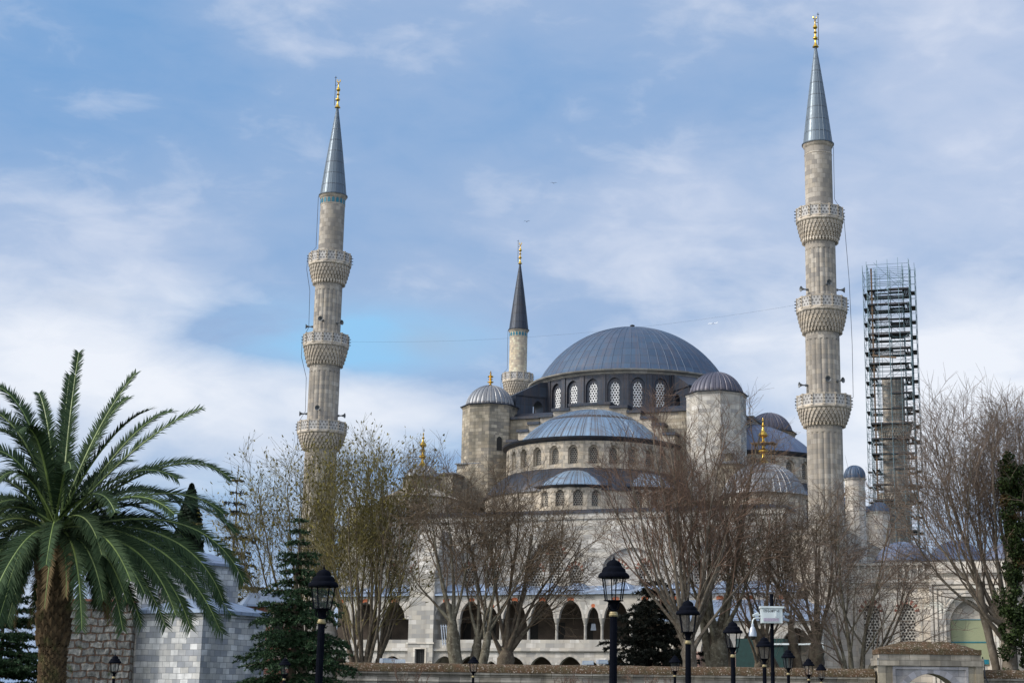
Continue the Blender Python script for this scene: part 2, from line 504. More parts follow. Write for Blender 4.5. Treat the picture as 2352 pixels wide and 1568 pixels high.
def _ground():
    t = NT('park_ground')
    n = t.noise(0.6, None, 6, 0.6)
    return t.fin(t.mix(t.ramp(n, 0.35, 0.65), (0.10, 0.10, 0.095), (0.05, 0.075, 0.03)), 0.95)


M_GROUND = _ground()


def _banner(name, base, line):
    t = NT(name)
    n = t.noise(12, None, 3, 0.6)
    s = t.noise(40, t.uv(), 2, 0.5, (1, 6, 1))
    return t.fin(t.mix(t.ramp(s, 0.45, 0.62), t.mix(n, base, tuple(x * 0.7 for x in base)), line), 0.7)


M_BANNER = _banner('green_banner', (0.36, 0.37, 0.22), (0.20, 0.25, 0.16))


def _glass():
    t = NT('lamp_glass')
    t.b.inputs['Transmission Weight'].default_value = 0.0
    t.b.inputs['Alpha'].default_value = 0.05
    return t.fin((0.35, 0.38, 0.40), 0.12)


M_GLASS = _glass()

# ------------------------------------------------------------------ mesh building


class MB:
    def __init__(self):
        self.v, self.f, self.uv, self.mi, self.sm = [], [], [], [], []
        self.M = Matrix.Identity(4)
        self.mat = 0
        self.smooth = False

    def add(self, vs, fs, uvs):
        o = len(self.v)
        M = self.M
        self.v.extend([(M @ Vector(p))[:] for p in vs])
        for f, u in zip(fs, uvs):
            self.f.append([i + o for i in f])
            self.uv.extend(u)
            self.mi.append(self.mat)
            self.sm.append(self.smooth)

    def quad(self, a, b, c, d, uv=None):
        if uv is None:
            w = (Vector(b) - Vector(a)).length
            h = (Vector(d) - Vector(a)).length
            uv = [(0, 0), (w, 0), (w, h), (0, h)]
        self.add([a, b, c, d], [(0, 1, 2, 3)], [uv])

    def poly(self, pts, uv):
        self.add(pts, [tuple(range(len(pts)))], [uv])

    def box(self, x0, x1, y0, y1, z0, z1, tx=0.0, ty=0.0):
        """axis box; tx, ty shrink the top"""
        b = [(x0, y0, z0), (x1, y0, z0), (x1, y1, z0), (x0, y1, z0)]
        t = [(x0 + tx, y0 + ty, z1), (x1 - tx, y0 + ty, z1), (x1 - tx, y1 - ty, z1), (x0 + tx, y1 - ty, z1)]
        v = b + t
        fs = [(0, 1, 5, 4), (1, 2, 6, 5), (2, 3, 7, 6), (3, 0, 4, 7), (4, 5, 6, 7), (3, 2, 1, 0)]
        uvs = [[(x0, z0), (x1, z0), (x1, z1), (x0, z1)], [(y0, z0), (y1, z0), (y1, z1), (y0, z1)],
               [(x1, z0), (x0, z0), (x0, z1), (x1, z1)], [(y1, z0), (y0, z0), (y0, z1), (y1, z1)],
               [(x0, y0), (x1, y0), (x1, y1), (x0, y1)], [(x0, y1), (x1, y1), (x1, y0), (x0, y0)]]
        self.add(v, fs, uvs)

    def lathe(self, prof, n=24, c=(0, 0, 0), a0=0.0, a1=2 * pi, us=None, vs=None, rmod=None, cap=True):
        """prof: (r, z) bottom to top. us: u units over the whole turn, else metres."""
        full = abs(a1 - a0 - 2 * pi) < 1e-6
        m = n if full else n + 1
        V, F, UV = [], [], []
        acc = [0.0]
        for i in range(1, len(prof)):
            acc.append(acc[-1] + hypot(prof[i][0] - prof[i - 1][0], prof[i][1] - prof[i - 1][1]))
        rmax = max(p[0] for p in prof)
        for (r, z) in prof:
            for k in range(m):
                a = a0 + (a1 - a0) * k / n
                rr = r if rmod is None else rmod(r, z, a)
                V.append((c[0] + rr * cos(a), c[1] + rr * sin(a), c[2] + z))
        for i in range(len(prof) - 1):
            for k in range(n):
                k2 = (k + 1) % m
                F.append((i * m + k, i * m + k2, (i + 1) * m + k2, (i + 1) * m + k))
                ua, ub = [(a0 + (a1 - a0) * q / n) * ((us / (2 * pi)) if us else rmax) for q in (k, k + 1)]
                va, vb = (acc[i], acc[i + 1]) if vs is None else (acc[i] / vs, acc[i + 1] / vs)
                if vs is None and us is None:
                    va, vb = prof[i][1] + c[2] + (acc[i] - (prof[i][1] - prof[0][1])) * 0, prof[i + 1][1] + c[2]
                    if abs(va - vb) < 1e-3:
                        vb = va + abs(prof[i + 1][0] - prof[i][0])
                UV.append([(ua, va), (ub, va), (ub, vb), (ua, vb)])
        if cap and full:
            for i, rev in ((0, True), (len(prof) - 1, False)):
                if prof[i][0] > 1e-3:
                    ids = list(range(i * m, i * m + n))
                    F.append(tuple(reversed(ids)) if rev else tuple(ids))
                    UV.append([(V[j][0], V[j][1]) for j in F[-1]])
        self.add(V, F, UV)

    def tube(self, pts, rad, n=5, cap=False):
        pts = [Vector(p) for p in pts]
        if isinstance(rad, (int, float)):
            rad = [rad] * len(pts)
        V, F, UV = [], [], []
        L = 0
        ref = None
        for i, p in enumerate(pts):
            t = (pts[min(i + 1, len(pts) - 1)] - pts[max(i - 1, 0)])
            if t.length < 1e-9:
                t = Vector((0, 0, 1))
            t.normalize()
            if ref is None:
                ref = Vector((1, 0, 0)) if abs(t.x) < 0.8 else Vector((0, 1, 0))
            x = (ref - t * ref.dot(t)).normalized()
            ref = x
            y = t.cross(x)
            for k in range(n):
                a = 2 * pi * k / n
                V.append(p + (x * cos(a) + y * sin(a)) * rad[i])
        for i in range(len(pts) - 1):
            L2 = L + (pts[i + 1] - pts[i]).length
            for k in range(n):
                k2 = (k + 1) % n
                F.append((i * n + k, i * n + k2, (i + 1) * n + k2, (i + 1) * n + k))
                UV.append([(k / n, L), ((k + 1) / n, L), ((k + 1) / n, L2), (k / n, L2)])
            L = L2
        if cap:
            for ids in (list(range(n))[::-1], list(range((len(pts) - 1) * n, len(pts) * n))):
                F.append(tuple(ids))
                UV.append([(0, 0)] * n)
        self.add(V, F, UV)

    def arch_wall(self, x0, x1, z0, z1, ops, depth, p=1.5, n=12, back=False):
        """front face on y=0 with arched openings; reveals run to y=depth"""
        ops = sorted(ops)
        x = x0
        for (xc, w, zb, zs, h) in ops:
            if xc - w > x + 1e-4:
                self.box_face(x, xc - w, z0, z1)
            if zb > z0 + 1e-4:
                self.box_face(xc - w, xc + w, z0, zb)
            pts = arch_pts(xc, w, zs, h, n, p)
            for (a, b) in zip(pts[:-1], pts[1:]):
                q = [(a[0], 0, a[1]), (b[0], 0, b[1]), (b[0], 0, z1), (a[0], 0, z1)]
                self.poly(q, [(v[0], v[2]) for v in q])
            out = [(xc - w, zb)] + pts + [(xc + w, zb)]
            if depth > 0:
                for (a, b) in zip(out[:-1] + [out[-1]], out[1:] + [out[0]]):
                    q = [(a[0], 0, a[1]), (a[0], depth, a[1]), (b[0], depth, b[1]), (b[0], 0, b[1])]
                    L = hypot(b[0] - a[0], b[1] - a[1])
                    self.poly(q, [(0, a[1]), (depth, a[1]), (depth, a[1] + L), (0, a[1] + L)])
            x = xc + w
        if x1 > x + 1e-4:
            self.box_face(x, x1, z0, z1)

    def box_face(self, x0, x1, z0, z1, y=0.0):
        self.poly([(x0, y, z0), (x1, y, z0), (x1, y, z1), (x0, y, z1)], [(x0, z0), (x1, z0), (x1, z1), (x0, z1)])

    def build(self, name, mats, parent=None, smooth_angle=None, matrix=None):
        me = bpy.data.meshes.new(name)
        me.from_pydata(self.v, [], self.f)
        if not isinstance(mats, (list, tuple)):
            mats = [mats]
        for m in mats:
            me.materials.append(m)
        uvl = me.uv_layers.new(name='UVMap')
        uvl.data.foreach_set('uv', np.array(self.uv, dtype=np.float32).ravel())
        me.polygons.foreach_set('material_index', np.array(self.mi, dtype=np.int32))
        me.polygons.foreach_set('use_smooth', np.array(self.sm, dtype=bool))
        me.validate()
        me.update()
        if smooth_angle:
            me.set_sharp_from_angle(angle=radians(smooth_angle))
        return link(name, me, parent, matrix)


def link(name, me, parent=None, matrix=None):
    o = bpy.data.objects.new(name, me)
    COL.objects.link(o)
    if parent:
        o.parent = parent
    if matrix is not None:
        o.matrix_local = matrix
    return o


def arch_pts(xc, w, zs, h, n=12, p=1.5):
    r = []
    for i in range(n + 1):
        s = -cos(pi * i / n)
        r.append((xc + s * w, zs + h * sqrt(max(0.0, 1 - abs(s) ** p))))
    return r


def tag(o, label, cat=None, group=None, kind=None):
    o['label'] = label
    if cat:
        o['category'] = cat
    if group:
        o['group'] = group
    if kind:
        o['kind'] = kind
    return o


def thing(name, label, cat, loc=(0, 0, 0), rz=0.0, group=None):
    o = bpy.data.objects.new(name, None)
    o.empty_display_size = 0.2
    COL.objects.link(o)
    o.location = loc
    o.rotation_euler = (0, 0, rz)
    return tag(o, label, cat, group)


def structure(o):
    o['kind'] = 'structure'
    return o


def dup_tree(root, loc, rz=None, label=None, group=None, scale=None):
    r = root.copy()
    COL.objects.link(r)
    r.location = loc
    if rz is not None:
        r.rotation_euler = (0, 0, rz)
    if scale:
        r.scale = (scale,) * 3
    if label:
        r['label'] = label
    for ch in list(root.children):
        cpy = ch.copy()
        COL.objects.link(cpy)
        cpy.parent = r
        for g in list(ch.children):
            d = g.copy()
            COL.objects.link(d)
            d.parent = cpy
    return r


def facet(c, a, R, z=0.0):
    """matrix of a wall panel at angle a round c, its y axis pointing inwards"""
    return Matrix.Translation((c[0] + R * cos(a), c[1] + R * sin(a), z)) @ Matrix.Rotation(a + pi / 2, 4, 'Z')


_wcache = {}


def window(parent, M, w, zb, zs, h, mat, name='window', p=1.5, label=None):
    """an arched pierced-grille window panel in its wall"""
    key = (round(w, 3), round(zs - zb, 3), round(h, 3), mat.name, p, name)
    if key not in _wcache:
        b = MB()
        pts = arch_pts(0, w, zs - zb, h, 12, p)
        pts = [(-w, 0)] + pts + [(w, 0)]
        b.poly([(x, 0, z) for x, z in pts], [(x, z) for x, z in pts])
        o = b.build(name, mat, parent)
        _wcache[key] = o.data
    else:
        o = link(name, _wcache[key], parent)
    o.matrix_local = M @ Matrix.Translation((0, 0, zb))
    return o


def dome_prof(R, rise, n=14, z0=0.0, lip=None):
    S = (R * R + rise * rise) / (2 * rise)
    a = math.asin(min(1, R / S))
    if rise > R:
        a = pi - a
    pr = []
    for i in range(n + 1):
        t = a * (1 - i / n)
        pr.append((max(S * sin(t), 0.001), z0 + S * cos(t) - (S - rise)))
    if lip:
        pr = [(R + lip, z0 - lip * 0.25), ] + pr
    return pr


def dome(name, parent, c, R, rise, ribs, mat, a0=0.0, a1=2 * pi, vs=1.6, ribr=0.05, lip=0.35, n=None, lobes=0.0):
    b = MB()
    b.smooth = True
    pr = dome_prof(R, rise, 16, 0.0, lip)
    nn = n or max(48, int(ribs * 2 * (a1 - a0) / (2 * pi)))
    rm = None
    if lobes:
        rm = lambda r, z, a: r * (1 + lobes * (abs(sin(a * ribs / 2)) - 0.5))
        nn = ribs * 6
    b.lathe(pr, nn, c, a0, a1, us=ribs, vs=vs, rmod=rm, cap=False)
    b.smooth = False
    k = int(round(ribs * (a1 - a0) / (2 * pi)))
    for i in range(k + (0 if abs(a1 - a0 - 2 * pi) < 1e-6 else 1)):
        a = a0 + (a1 - a0) * i / k
        pp = [(c[0] + r * cos(a), c[1] + r * sin(a), c[2] + z) for r, z in (pr[:-2] if ribs > 30 else pr[:-1])]
        b.tube(pp, ribr, 4)
    return b.build(name, mat, parent, 50)


def finial_mb(h, r, c=(0, 0, 0), crescent=True):
    b = MB()
    b.smooth = True
    P = [(0.62, 0), (0.55, .02), (0.42, .05), (0.24, .11), (.15, .16), (.15, .22), (.30, .235), (.46, .27), (.46, .29), (.30, .325), (.15, .345), (.13, .42), (.28, .44), (.34, .46), (.28, .48),
         (.12, .50), (.12, .56), (.34, .585), (.44, .62), (.36, .66), (.2, .70), (.1, .75), (.08, .80), (.18, .815), (.2, .83), (.1, .85), (.05, .88), (.05, .90)]
    if not crescent:
        P = P[:-1] + [(.07, .92), (.11, .94), (.03, .97), (.004, 1.0)]
    b.lathe([(a * r, z * h) for a, z in P], 14, c)
    if crescent:
        pts, rr = [], []
        for i in range(13):
            a = radians(-90 + 155 * (i / 6 - 1))
            pts.append((c[0] + .055 * h * cos(a) * 1.0, c[1], c[2] + .945 * h + .055 * h * sin(a)))
            rr.append(0.02 + .11 * r * (1 - abs(i / 6 - 1) ** 1.5))
        b.tube(pts, rr, 6)
    return b


def obox(b, M, *args):
    s = b.M
    b.M = s @ M
    b.box(*args)
    b.M = s


# ------------------------------------------------------------------ ground


def gz(Y):
    return -0.0115 * (min(max(Y, 30), 95) - 30)


b = MB()
for (y0, y1) in ((-400, 30), (30, 95), (95, 4000)):
    b.quad((-3000, y0, gz(y0)), (3000, y0, gz(y0)), (3000, y1, gz(y1)), (-3000, y1, gz(y1)))
structure(b.build('ground', M_GROUND))

# ------------------------------------------------------------------ mosque (local: u along the facade, v away)
MO = thing('mosque', 'large grey stone mosque with blue lead domes, half domes and a two storey arcaded side', 'mosque', (7.51, 205, 0), radians(-20))
I4 = Matrix.Identity(4)


def arc_ring(b, xc, w, zs, h, t, y, p=1.5, n=13, mats=(0, 1)):
    """voussoirs standing y in front of the wall"""
    a, c = arch_pts(xc, w, zs, h, n, p), arch_pts(xc, w + t, zs, h + t * 1.15, n, p)
    for i in range(n):
        b.mat = mats[i % 2]
        q = [(a[i][0], -y, a[i][1]), (a[i + 1][0], -y, a[i + 1][1]), (c[i + 1][0], -y, c[i + 1][1]), (c[i][0], -y, c[i][1])]
        b.quad(*q)
        b.quad((c[i][0], -y, c[i][1]), (c[i + 1][0], -y, c[i + 1][1]), (c[i + 1][0], 0, c[i + 1][1]), (c[i][0], 0, c[i][1]))
    b.mat = 0


# main dome, cornice, drum
dome('main_dome', MO, (0, 0, 41.55), 12.75, 8.1, 64, L_MAIN, vs=1.35, ribr=0.04, lip=0.3)
b = MB()
b.smooth = True
b.lathe([(0.7, 49.55), (0.75, 49.8), (0.45, 49.95), (0.3, 50.05), (0.34, 50.2), (0.1, 50.3)], 10)
b.build('dome_cap', M_IRON, MO, 40)
b = MB()
b.smooth = True
b.lathe([(12.9, 40.85), (13.2, 41.0), (13.25, 41.12), (13.85, 41.3), (13.95, 41.45), (13.7, 41.5), (12.6, 41.62)], 96, cap=False)
b.build('dome_cornice', S_LIGHT, MO, 30)
ND, RD = 28, 13.0
hw = RD * math.tan(pi / ND)
b = MB()
for k in range(ND):
    a = 2 * pi * (k + 0.5) / ND - pi / 2 + 0.03
    b.M = facet((0, 0), a, RD)
    b.arch_wall(-hw, hw, 35.6, 41.0, [(0, 0.92, 36.3, 39.4, 1.1)], 0.26, 1.6)
    b.M = facet((0, 0), a, RD - 0.26)
    b.arch_wall(-hw, hw, 35.8, 41.0, [(0, 0.56, 36.75, 39.35, 0.66)], 0.10, 1.7)
    b.M = facet((0, 0), a + pi / ND, RD / cos(pi / ND))
    b.box(-0.36, 0.36, -0.10, 0.3, 35.6, 40.95, 0.04, 0.03)
b.M = I4
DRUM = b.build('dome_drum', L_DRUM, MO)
for k in range(ND):
    a = 2 * pi * (k + 0.5) / ND - pi / 2 + 0.03
    if sin(a) < 0.25:
        window(DRUM, facet((0, 0), a, RD - 0.345), 0.58, 36.73, 39.35, 0.68, G_WHITE, p=1.7)
# diagonal buttresses with a passage
for k in range(4):
    a = -pi / 2 + 0.80 + k * pi / 2
    b = MB()
    fm = facet((0, 0), a, 12.6)
    for s, rot in ((1, -pi / 2), (-1, pi / 2)):
        # side walls of the buttress, one to each side
        M = Matrix.Rotation(a, 4, 'Z') @ Matrix.Translation((12.4, s * 1.25, 0)) @ Matrix.Rotation(0 if s < 0 else pi, 4, 'Z')
        b.M = M
        L = 5.0
        if s < 0:
            b.arch_wall(0, L, 35.0, 38.9, [(1.9, 0.72, 35.6, 37.4, 0.95)], 2.5, 1.5)
        else:
            b.arch_wall(-L, 0, 35.0, 38.9, [(-1.9, 0.72, 35.6, 37.4, 0.95)], 0.0, 1.5)
    b.M = Matrix.Rotation(a, 4, 'Z')
    v = [(12.4, -1.4, 38.8), (17.5, -1.4, 38.8), (17.5, 1.4, 38.8), (12.4, 1.4, 38.8), (12.4, -1.4, 40.9), (14.1, -1.4, 40.75), (17.5, -1.4, 38.95), (17.5, 1.4, 38.95), (14.1, 1.4, 40.75), (12.4, 1.4, 40.9)]
    fs = [(0, 1, 6, 5, 4), (1, 2, 7, 6), (2, 3, 9, 8, 7), (4, 5, 8, 9), (5, 6, 7, 8)]
    b.add(v, fs, [[(v[i][0], v[i][2] + v[i][1]) for i in f] for f in fs])
    b.box(17.35, 17.45, -1.2, 1.2, 35, 38.8)
    b.build('drum_buttress', L_DRUM, MO)

# square block carrying the dome, with lead-covered set-back roof
b = MB()
b.box(-15.3, 15.3, -15.3, 15.3, 20, 35.3)
b.build('central_block', S_DARK, MO)
b = MB()
b.box(-15.6, 15.6, -15.6, 15.6, 35.3, 35.62)
b.box(-14.6, 14.6, -14.6, 14.6, 35.62, 36.3, 0.9, 0.9)
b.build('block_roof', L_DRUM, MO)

# stepped gable over each great arch
for k in range(2):
    st = MB()
    ca = st
    R = Matrix.Rotation(k * pi / 2, 4, 'Z')
    prev = 0
    for (h, z) in ((2.6, 36.6), (4.8, 36.1), (6.5, 35.4), (8.0, 34.6), (9.4, 33.7), (10.8, 32.5)):
        for s in ((1, -1) if prev else (1,)):
            x0, x1 = ((-h, h) if not prev else ((prev, h) if s > 0 else (-h, -prev)))
            st.M = R
            st.mat = 0
            st.box(x0, x1, -16.9, -15.3, 25, z - 0.34)
            st.mat = 1
            ca.box(x0 - (0.0 if s > 0 and prev else 0.16), x1 + (0.16 if s > 0 else 0.0), -17.15, -15.25, z - 0.34, z)
        prev = h
    st.build('stepped_gable', [S_WALL, L_DRUM], MO)

# octagonal corner turrets
for i, (tu, tv, r, lab) in enumerate(((-14.3, -14.6, 3.2, 'dark octagonal turret with pale ribbed cap'), (15.4, -14.6, 3.35, 'pale octagonal turret with violet grey ribbed cap'), (15.2, 14.6, 3.3, None), (-15, 14.6, 3.3, None))):
    b = MB()
    rc = r / cos(pi / 8)
    b.lathe([(rc, 24), (rc, 36.8), (rc + 0.05, 36.8), (rc + 0.18, 37.02), (rc, 37.05)], 8, (tu, tv, 0), pi / 8, 2 * pi + pi / 8)
    T = b.build('corner_turret', S_DARK if i == 0 else S_LIGHT if i == 1 else S_DARK, MO)
    if lab:
        T['label'] = lab
    b = MB()
    b.lathe([(rc + 0.3, 37.05), (rc + 0.32, 37.16), (rc - 0.3, 37.3)], 8, (tu, tv, 0), pi / 8, 2 * pi + pi / 8)
    b.build('turret_eave', L_DRUM, T)
    dome('turret_dome', T, (tu, tv, 37.2), r - 0.12, 2.75, 28, L_GREY if i == 0 else L_VIOLET, vs=9, ribr=0.07, lip=0.1, lobes=0.03)
    if i == 0:
        F = finial_mb(2.1, 0.9, (tu, tv, 39.85), False)
        F.build('gilded_finial', M_GOLD, T, 40)
        b = MB()
        b.M = facet((tu, tv), -pi / 2 + pi / 4, r + 0.02)
        b.arch_wall(-0.5, 0.5, 31.1, 33.4, [(0.1, 0.36, 31.2, 32.6, 0.4)], 0.0)
        b.build('turret_doorway_surround', S_DARK, T)
        window(T, facet((tu, tv), -pi / 2 + pi / 4, r + 0.012) @ Matrix.Translation((0.1, 0, 0)), 0.37, 31.2, 32.6, 0.41, M_DARK, 'turret_doorway')

# half domes with their drums and exedrae, towards the photographer and towards the court
for k in range(2):
    R = Matrix.Rotation(k * pi / 2, 4, 'Z')
    cc = R @ Vector((0, -15.3, 0))
    A0 = pi + k * pi / 2
    sd_ = dome('half_dome', MO, (cc.x, cc.y, 31.0), 9.55, 4.9, 64, L_SEMI if k == 0 else L_COURT, A0, A0 + pi, vs=5.2, ribr=0.032, lip=0.35)
    b = MB()
    b.smooth = True
    b.lathe([(10.6, 30.45), (10.7, 30.6), (11.2, 30.8), (11.28, 30.98), (9.3, 31.12)], 72, (cc.x, cc.y, 0), A0, A0 + pi, cap=False)
    b.build('half_dome_eave', L_DRUM, MO, 30)
    b = MB()
    nf, rr = 14, 10.62
    h2 = rr * math.tan(pi / nf / 2)
    wins = []
    for j in range(nf):
        a = A0 + pi * (j + 0.5) / nf
        b.M = facet(cc, a, rr)
        b.arch_wall(-h2, h2, 25.5, 30.5, [(0, 0.62, 27.75, 29.3, 0.72)], 0.30, 1.6)
        b.M = facet(cc, a, rr)
        arc_ring(b, 0, 0.64, 29.3, 0.74, 0.34, 0.02, 1.6, 9)
        b.M = facet(cc, a, rr - 0.30)
        b.arch_wall(-h2 * 0.8, h2 * 0.8, 27.2, 30.4, [(0, 0.46, 27.85, 29.25, 0.55)], 0.2, 1.6)
        wins.append(facet(cc, a, rr - 0.48))
    D = b.build('half_dome_drum', [S_WALL, S_DARK], MO)
    for M in wins:
        window(D, M, 0.48, 27.83, 29.25, 0.57, G_GREY, p=1.6)
    # lead apron below the drum, down over the exedrae
    b = MB()
    b.smooth = True
    b.lathe([(13.4, 24.4), (13.2, 24.9), (12.2, 26.2), (10.7, 27.3), (10.55, 27.4)], 72, (cc.x, cc.y, 0), A0, A0 + pi, us=60, vs=3, cap=False)
    b.build('lead_apron', L_DRUM, MO, 40)
    b = MB()
    b.lathe([(13.2, 20), (13.2, 24.5)], 40, (cc.x, cc.y, 0), A0, A0 + pi, cap=False)
    b.build('half_dome_base', S_WALL, MO)
    for q in ((8, 54) if k == 0 else (-50, 0, 50)):
        ang = A0 + pi / 2 + radians(q)
        ec = (cc.x + 8.6 * cos(ang), cc.y + 8.6 * sin(ang))
        re = 5.5
        E = MB()
        nf2 = 10
        h3 = re * math.tan(pi / nf2 * 0.61)
        ws = []
        for j in range(nf2):
            a = ang - radians(110) + radians(220) * (j + 0.5) / nf2
            E.M = facet(ec, a, re)
            E.arch_wall(-h3, h3, 21.0, 24.75, [(0, 0.55, 22.5, 23.75, 0.62)], 0.28, 1.6)
            E.M = facet(ec, a, re)
            arc_ring(E, 0, 0.57, 23.75, 0.64, 0.3, 0.02, 1.6, 9)
            ws.append(facet(ec, a, re - 0.27))
        ex = E.build('exedra', [S_WALL, S_DARK], MO)
        for M in ws:
            window(ex, M, 0.57, 22.48, 23.75, 0.64, G_GREY, p=1.6)
        b = MB()
        b.smooth = True
        b.lathe([(re + 0.05, 24.6), (re + 0.4, 24.8), (re + 0.45, 24.92), (re, 24.95)], 40, (*ec, 0), cap=False)
        b.build('exedra_eave', L_DRUM, ex, 30)
        dome('exedra_dome', ex, (*ec, 24.95), re - .12, 2.5, 40, L_SEMI if k == 0 else L_COURT, vs=4, ribr=0.03, lip=0.3)

# hall body and its stepped buttresses
b = MB()
b.box(-21.5, 27.0, -29.9, 30, -1, 21.4)
b.box(-26, -21.5, -29.9, 30, -1, 19.9)
b.build('hall_block', S_WALL, MO)
b = MB()
b.box(-21.9, 27.4, -31.4, 30.3, 21.4, 21.62)
b.box(-26.3, -21.9, -31.4, 30.3, 19.9, 20.1)
b.box(-21.0, 26.5, -30.6, 29.5, 21.62, 22.0, 1, 1)
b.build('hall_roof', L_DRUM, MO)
b = MB()
b.box(-21.7, 27.2, -31.25, -30.6, 20.75, 21.4)
b.box(-26.1, -21.7, -31.25, -30.6, 19.3, 19.9)
b.build('hall_cornice', S_LIGHT, MO)


def hip(name, u0, u1, v0, v1, z0, z1, zr, st, parent=MO):
    b = MB()
    b.box(u0, u1, v0, v1, z0, z1)
    o = b.build(name, st, parent)
    b = MB()
    b.box(u0 - 0.22, u1 + 0.22, v0 - 0.22, v1 + 0.22, z1, z1 + 0.12)
    tx, ty = (u1 - u0) * 0.42, (v1 - v0) * 0.42
    b.box(u0 - 0.15, u1 + 0.15, v0 - 0.15, v1 + 0.15, z1 + 0.12, zr, tx, ty)
    b.build('hipped_roof', L_GREY, o)


for s in (-1, 1):
    for (a0_, a1_, v0, v1, zt, zr) in ((14.2, 17.3, -17.6, -12.0, 29.55, 30.15), (16.4, 19.0, -20.6, -15.5, 27.9, 28.5)):
        u0, u1 = (-a1_, -a0_) if s < 0 else (a0_ + 0.6, a1_ + 0.6)
        hip('stepped_buttress', u0, u1, v0, v1, 20, zt, zr, S_DARK)

# corner domes
b = MB()
b.lathe([(2.3, 20), (2.3, 26.9), (2.5, 27.05)], 8, (-19.0, -24, 0), pi / 8, 2 * pi + pi / 8)
T = b.build('corner_dome_drum', S_DARK, MO)
dome('corner_dome', T, (-19.0, -24, 27.05), 2.15, 1.55, 20, L_GREY, vs=9, ribr=0.05, lip=0.3, lobes=0.03)
finial_mb(4.2, 1.0, (-19.0, -24, 28.5), False).build('gilded_finial', M_GOLD, T, 40)
b = MB()
b.lathe([(4.6, 19), (4.6, 24.2), (4.9, 24.4), (2.2, 25.6)], 8, (-19.0, -24.5, 0), pi / 8, 2 * pi + pi / 8)
b.build('corner_dome_base', S_WALL, MO)
b = MB()
b.lathe([(4.5, 19.5), (4.5, 22.7), (4.75, 22.85), (4.4, 22.95)], 12, (-21.5, -28, 0), pi / 12, 2 * pi + pi / 12)
b.build('corner_dome_base', S_LIGHT, MO)
b = MB()
b.lathe([(4.75, 20), (4.75, 23.2), (5.05, 23.45), (4.8, 23.5)], 16, (23.3, -24, 0))
T = b.build('corner_dome_drum', S_WALL, MO)
dome('corner_dome', T, (23.3, -24, 23.5), 4.75, 3.75, 40, L_GREY, vs=2.0, ribr=0.05, lip=0.35)
finial_mb(5.3, 1.25, (23.3, -24, 27.15), False).build('gilded_finial', M_GOLD, T, 40)

# stair turrets beyond the court side
for (tu, tv, r, z, dz) in ((32.8, -20, 1.15, 25.7, 1.5), (33.0, -5, 1.35, 23.6, 1.2), (30.5, 2, 1.2, 24, 1.2)):
    b = MB()
    b.lathe([(r, 0), (r, z - 0.25), (r + 0.14, z - 0.15), (r + 0.14, z)], 12, (tu, tv, 0))
    T = b.build('stair_turret', S_COURT, MO)
    dome('stair_turret_dome', T, (tu, tv, z), r, dz, 14, L_MAIN, vs=9, ribr=0.045, lip=0.16, lobes=0.05)
b = MB()
b.box(27, 33.5, -30.5, 10, -1, 19.0)
b.build('hall_wing', S_WALL, MO)

# facade wall: blind arches and pierced windows
FV = -31.1
b = MB()
b.M = Matrix.Translation((0, FV, 0))
arches = [(-17.5, 3.2), (-8.0, 3.2), (1.1, 3.35), (10.0, 3.3), (20.0, 3.3)]
b.arch_wall(-26, 27, 11.5, 20.75, [(u, w, 13.0, 15.3, 2.2 if u == 10.0 else 3.2) for u, w in arches], 0.4, 1.55, 20)
b.build('facade_wall', S_LIGHT, MO)
fi = MB()
fi.M = Matrix.Translation((0, FV + 0.4, 0))
ops = []
for (u, w) in arches:
    two = u in (-17.5, -8.0, 10.0)
    for (du, ww, zb, zs) in (((-1.5, 0.72, 13.4, 15.2), (1.5, 0.72, 13.4, 15.2)) if two else ((0, 0.86, 13.6, 16.95), (2.3, 0.68, 13.3, 15.05), (-2.3, 0.68, 13.3, 15.05))):
        ops.append((u + du, ww, zb, zs, ww * 1.0))
fi.arch_wall(-26, 27, 11.5, 19, ops, 0.35, 1.55)
for (u, w, zb, zs, h) in ops:
    arc_ring(fi, u, w + 0.02, zs, h + 0.02, 0.36, 0.015, 1.55, 13, (1, 2))
FI = fi.build('blind_arch_infill', [S_LIGHT, M_RED, M_CREAM], MO)
for (u, w, zb, zs, h) in ops:
    window(FI, Matrix.Translation((u, FV + 0.72, 0)), w + 0.02, zb, zs, h + 0.02, G_STONE, p=1.55)

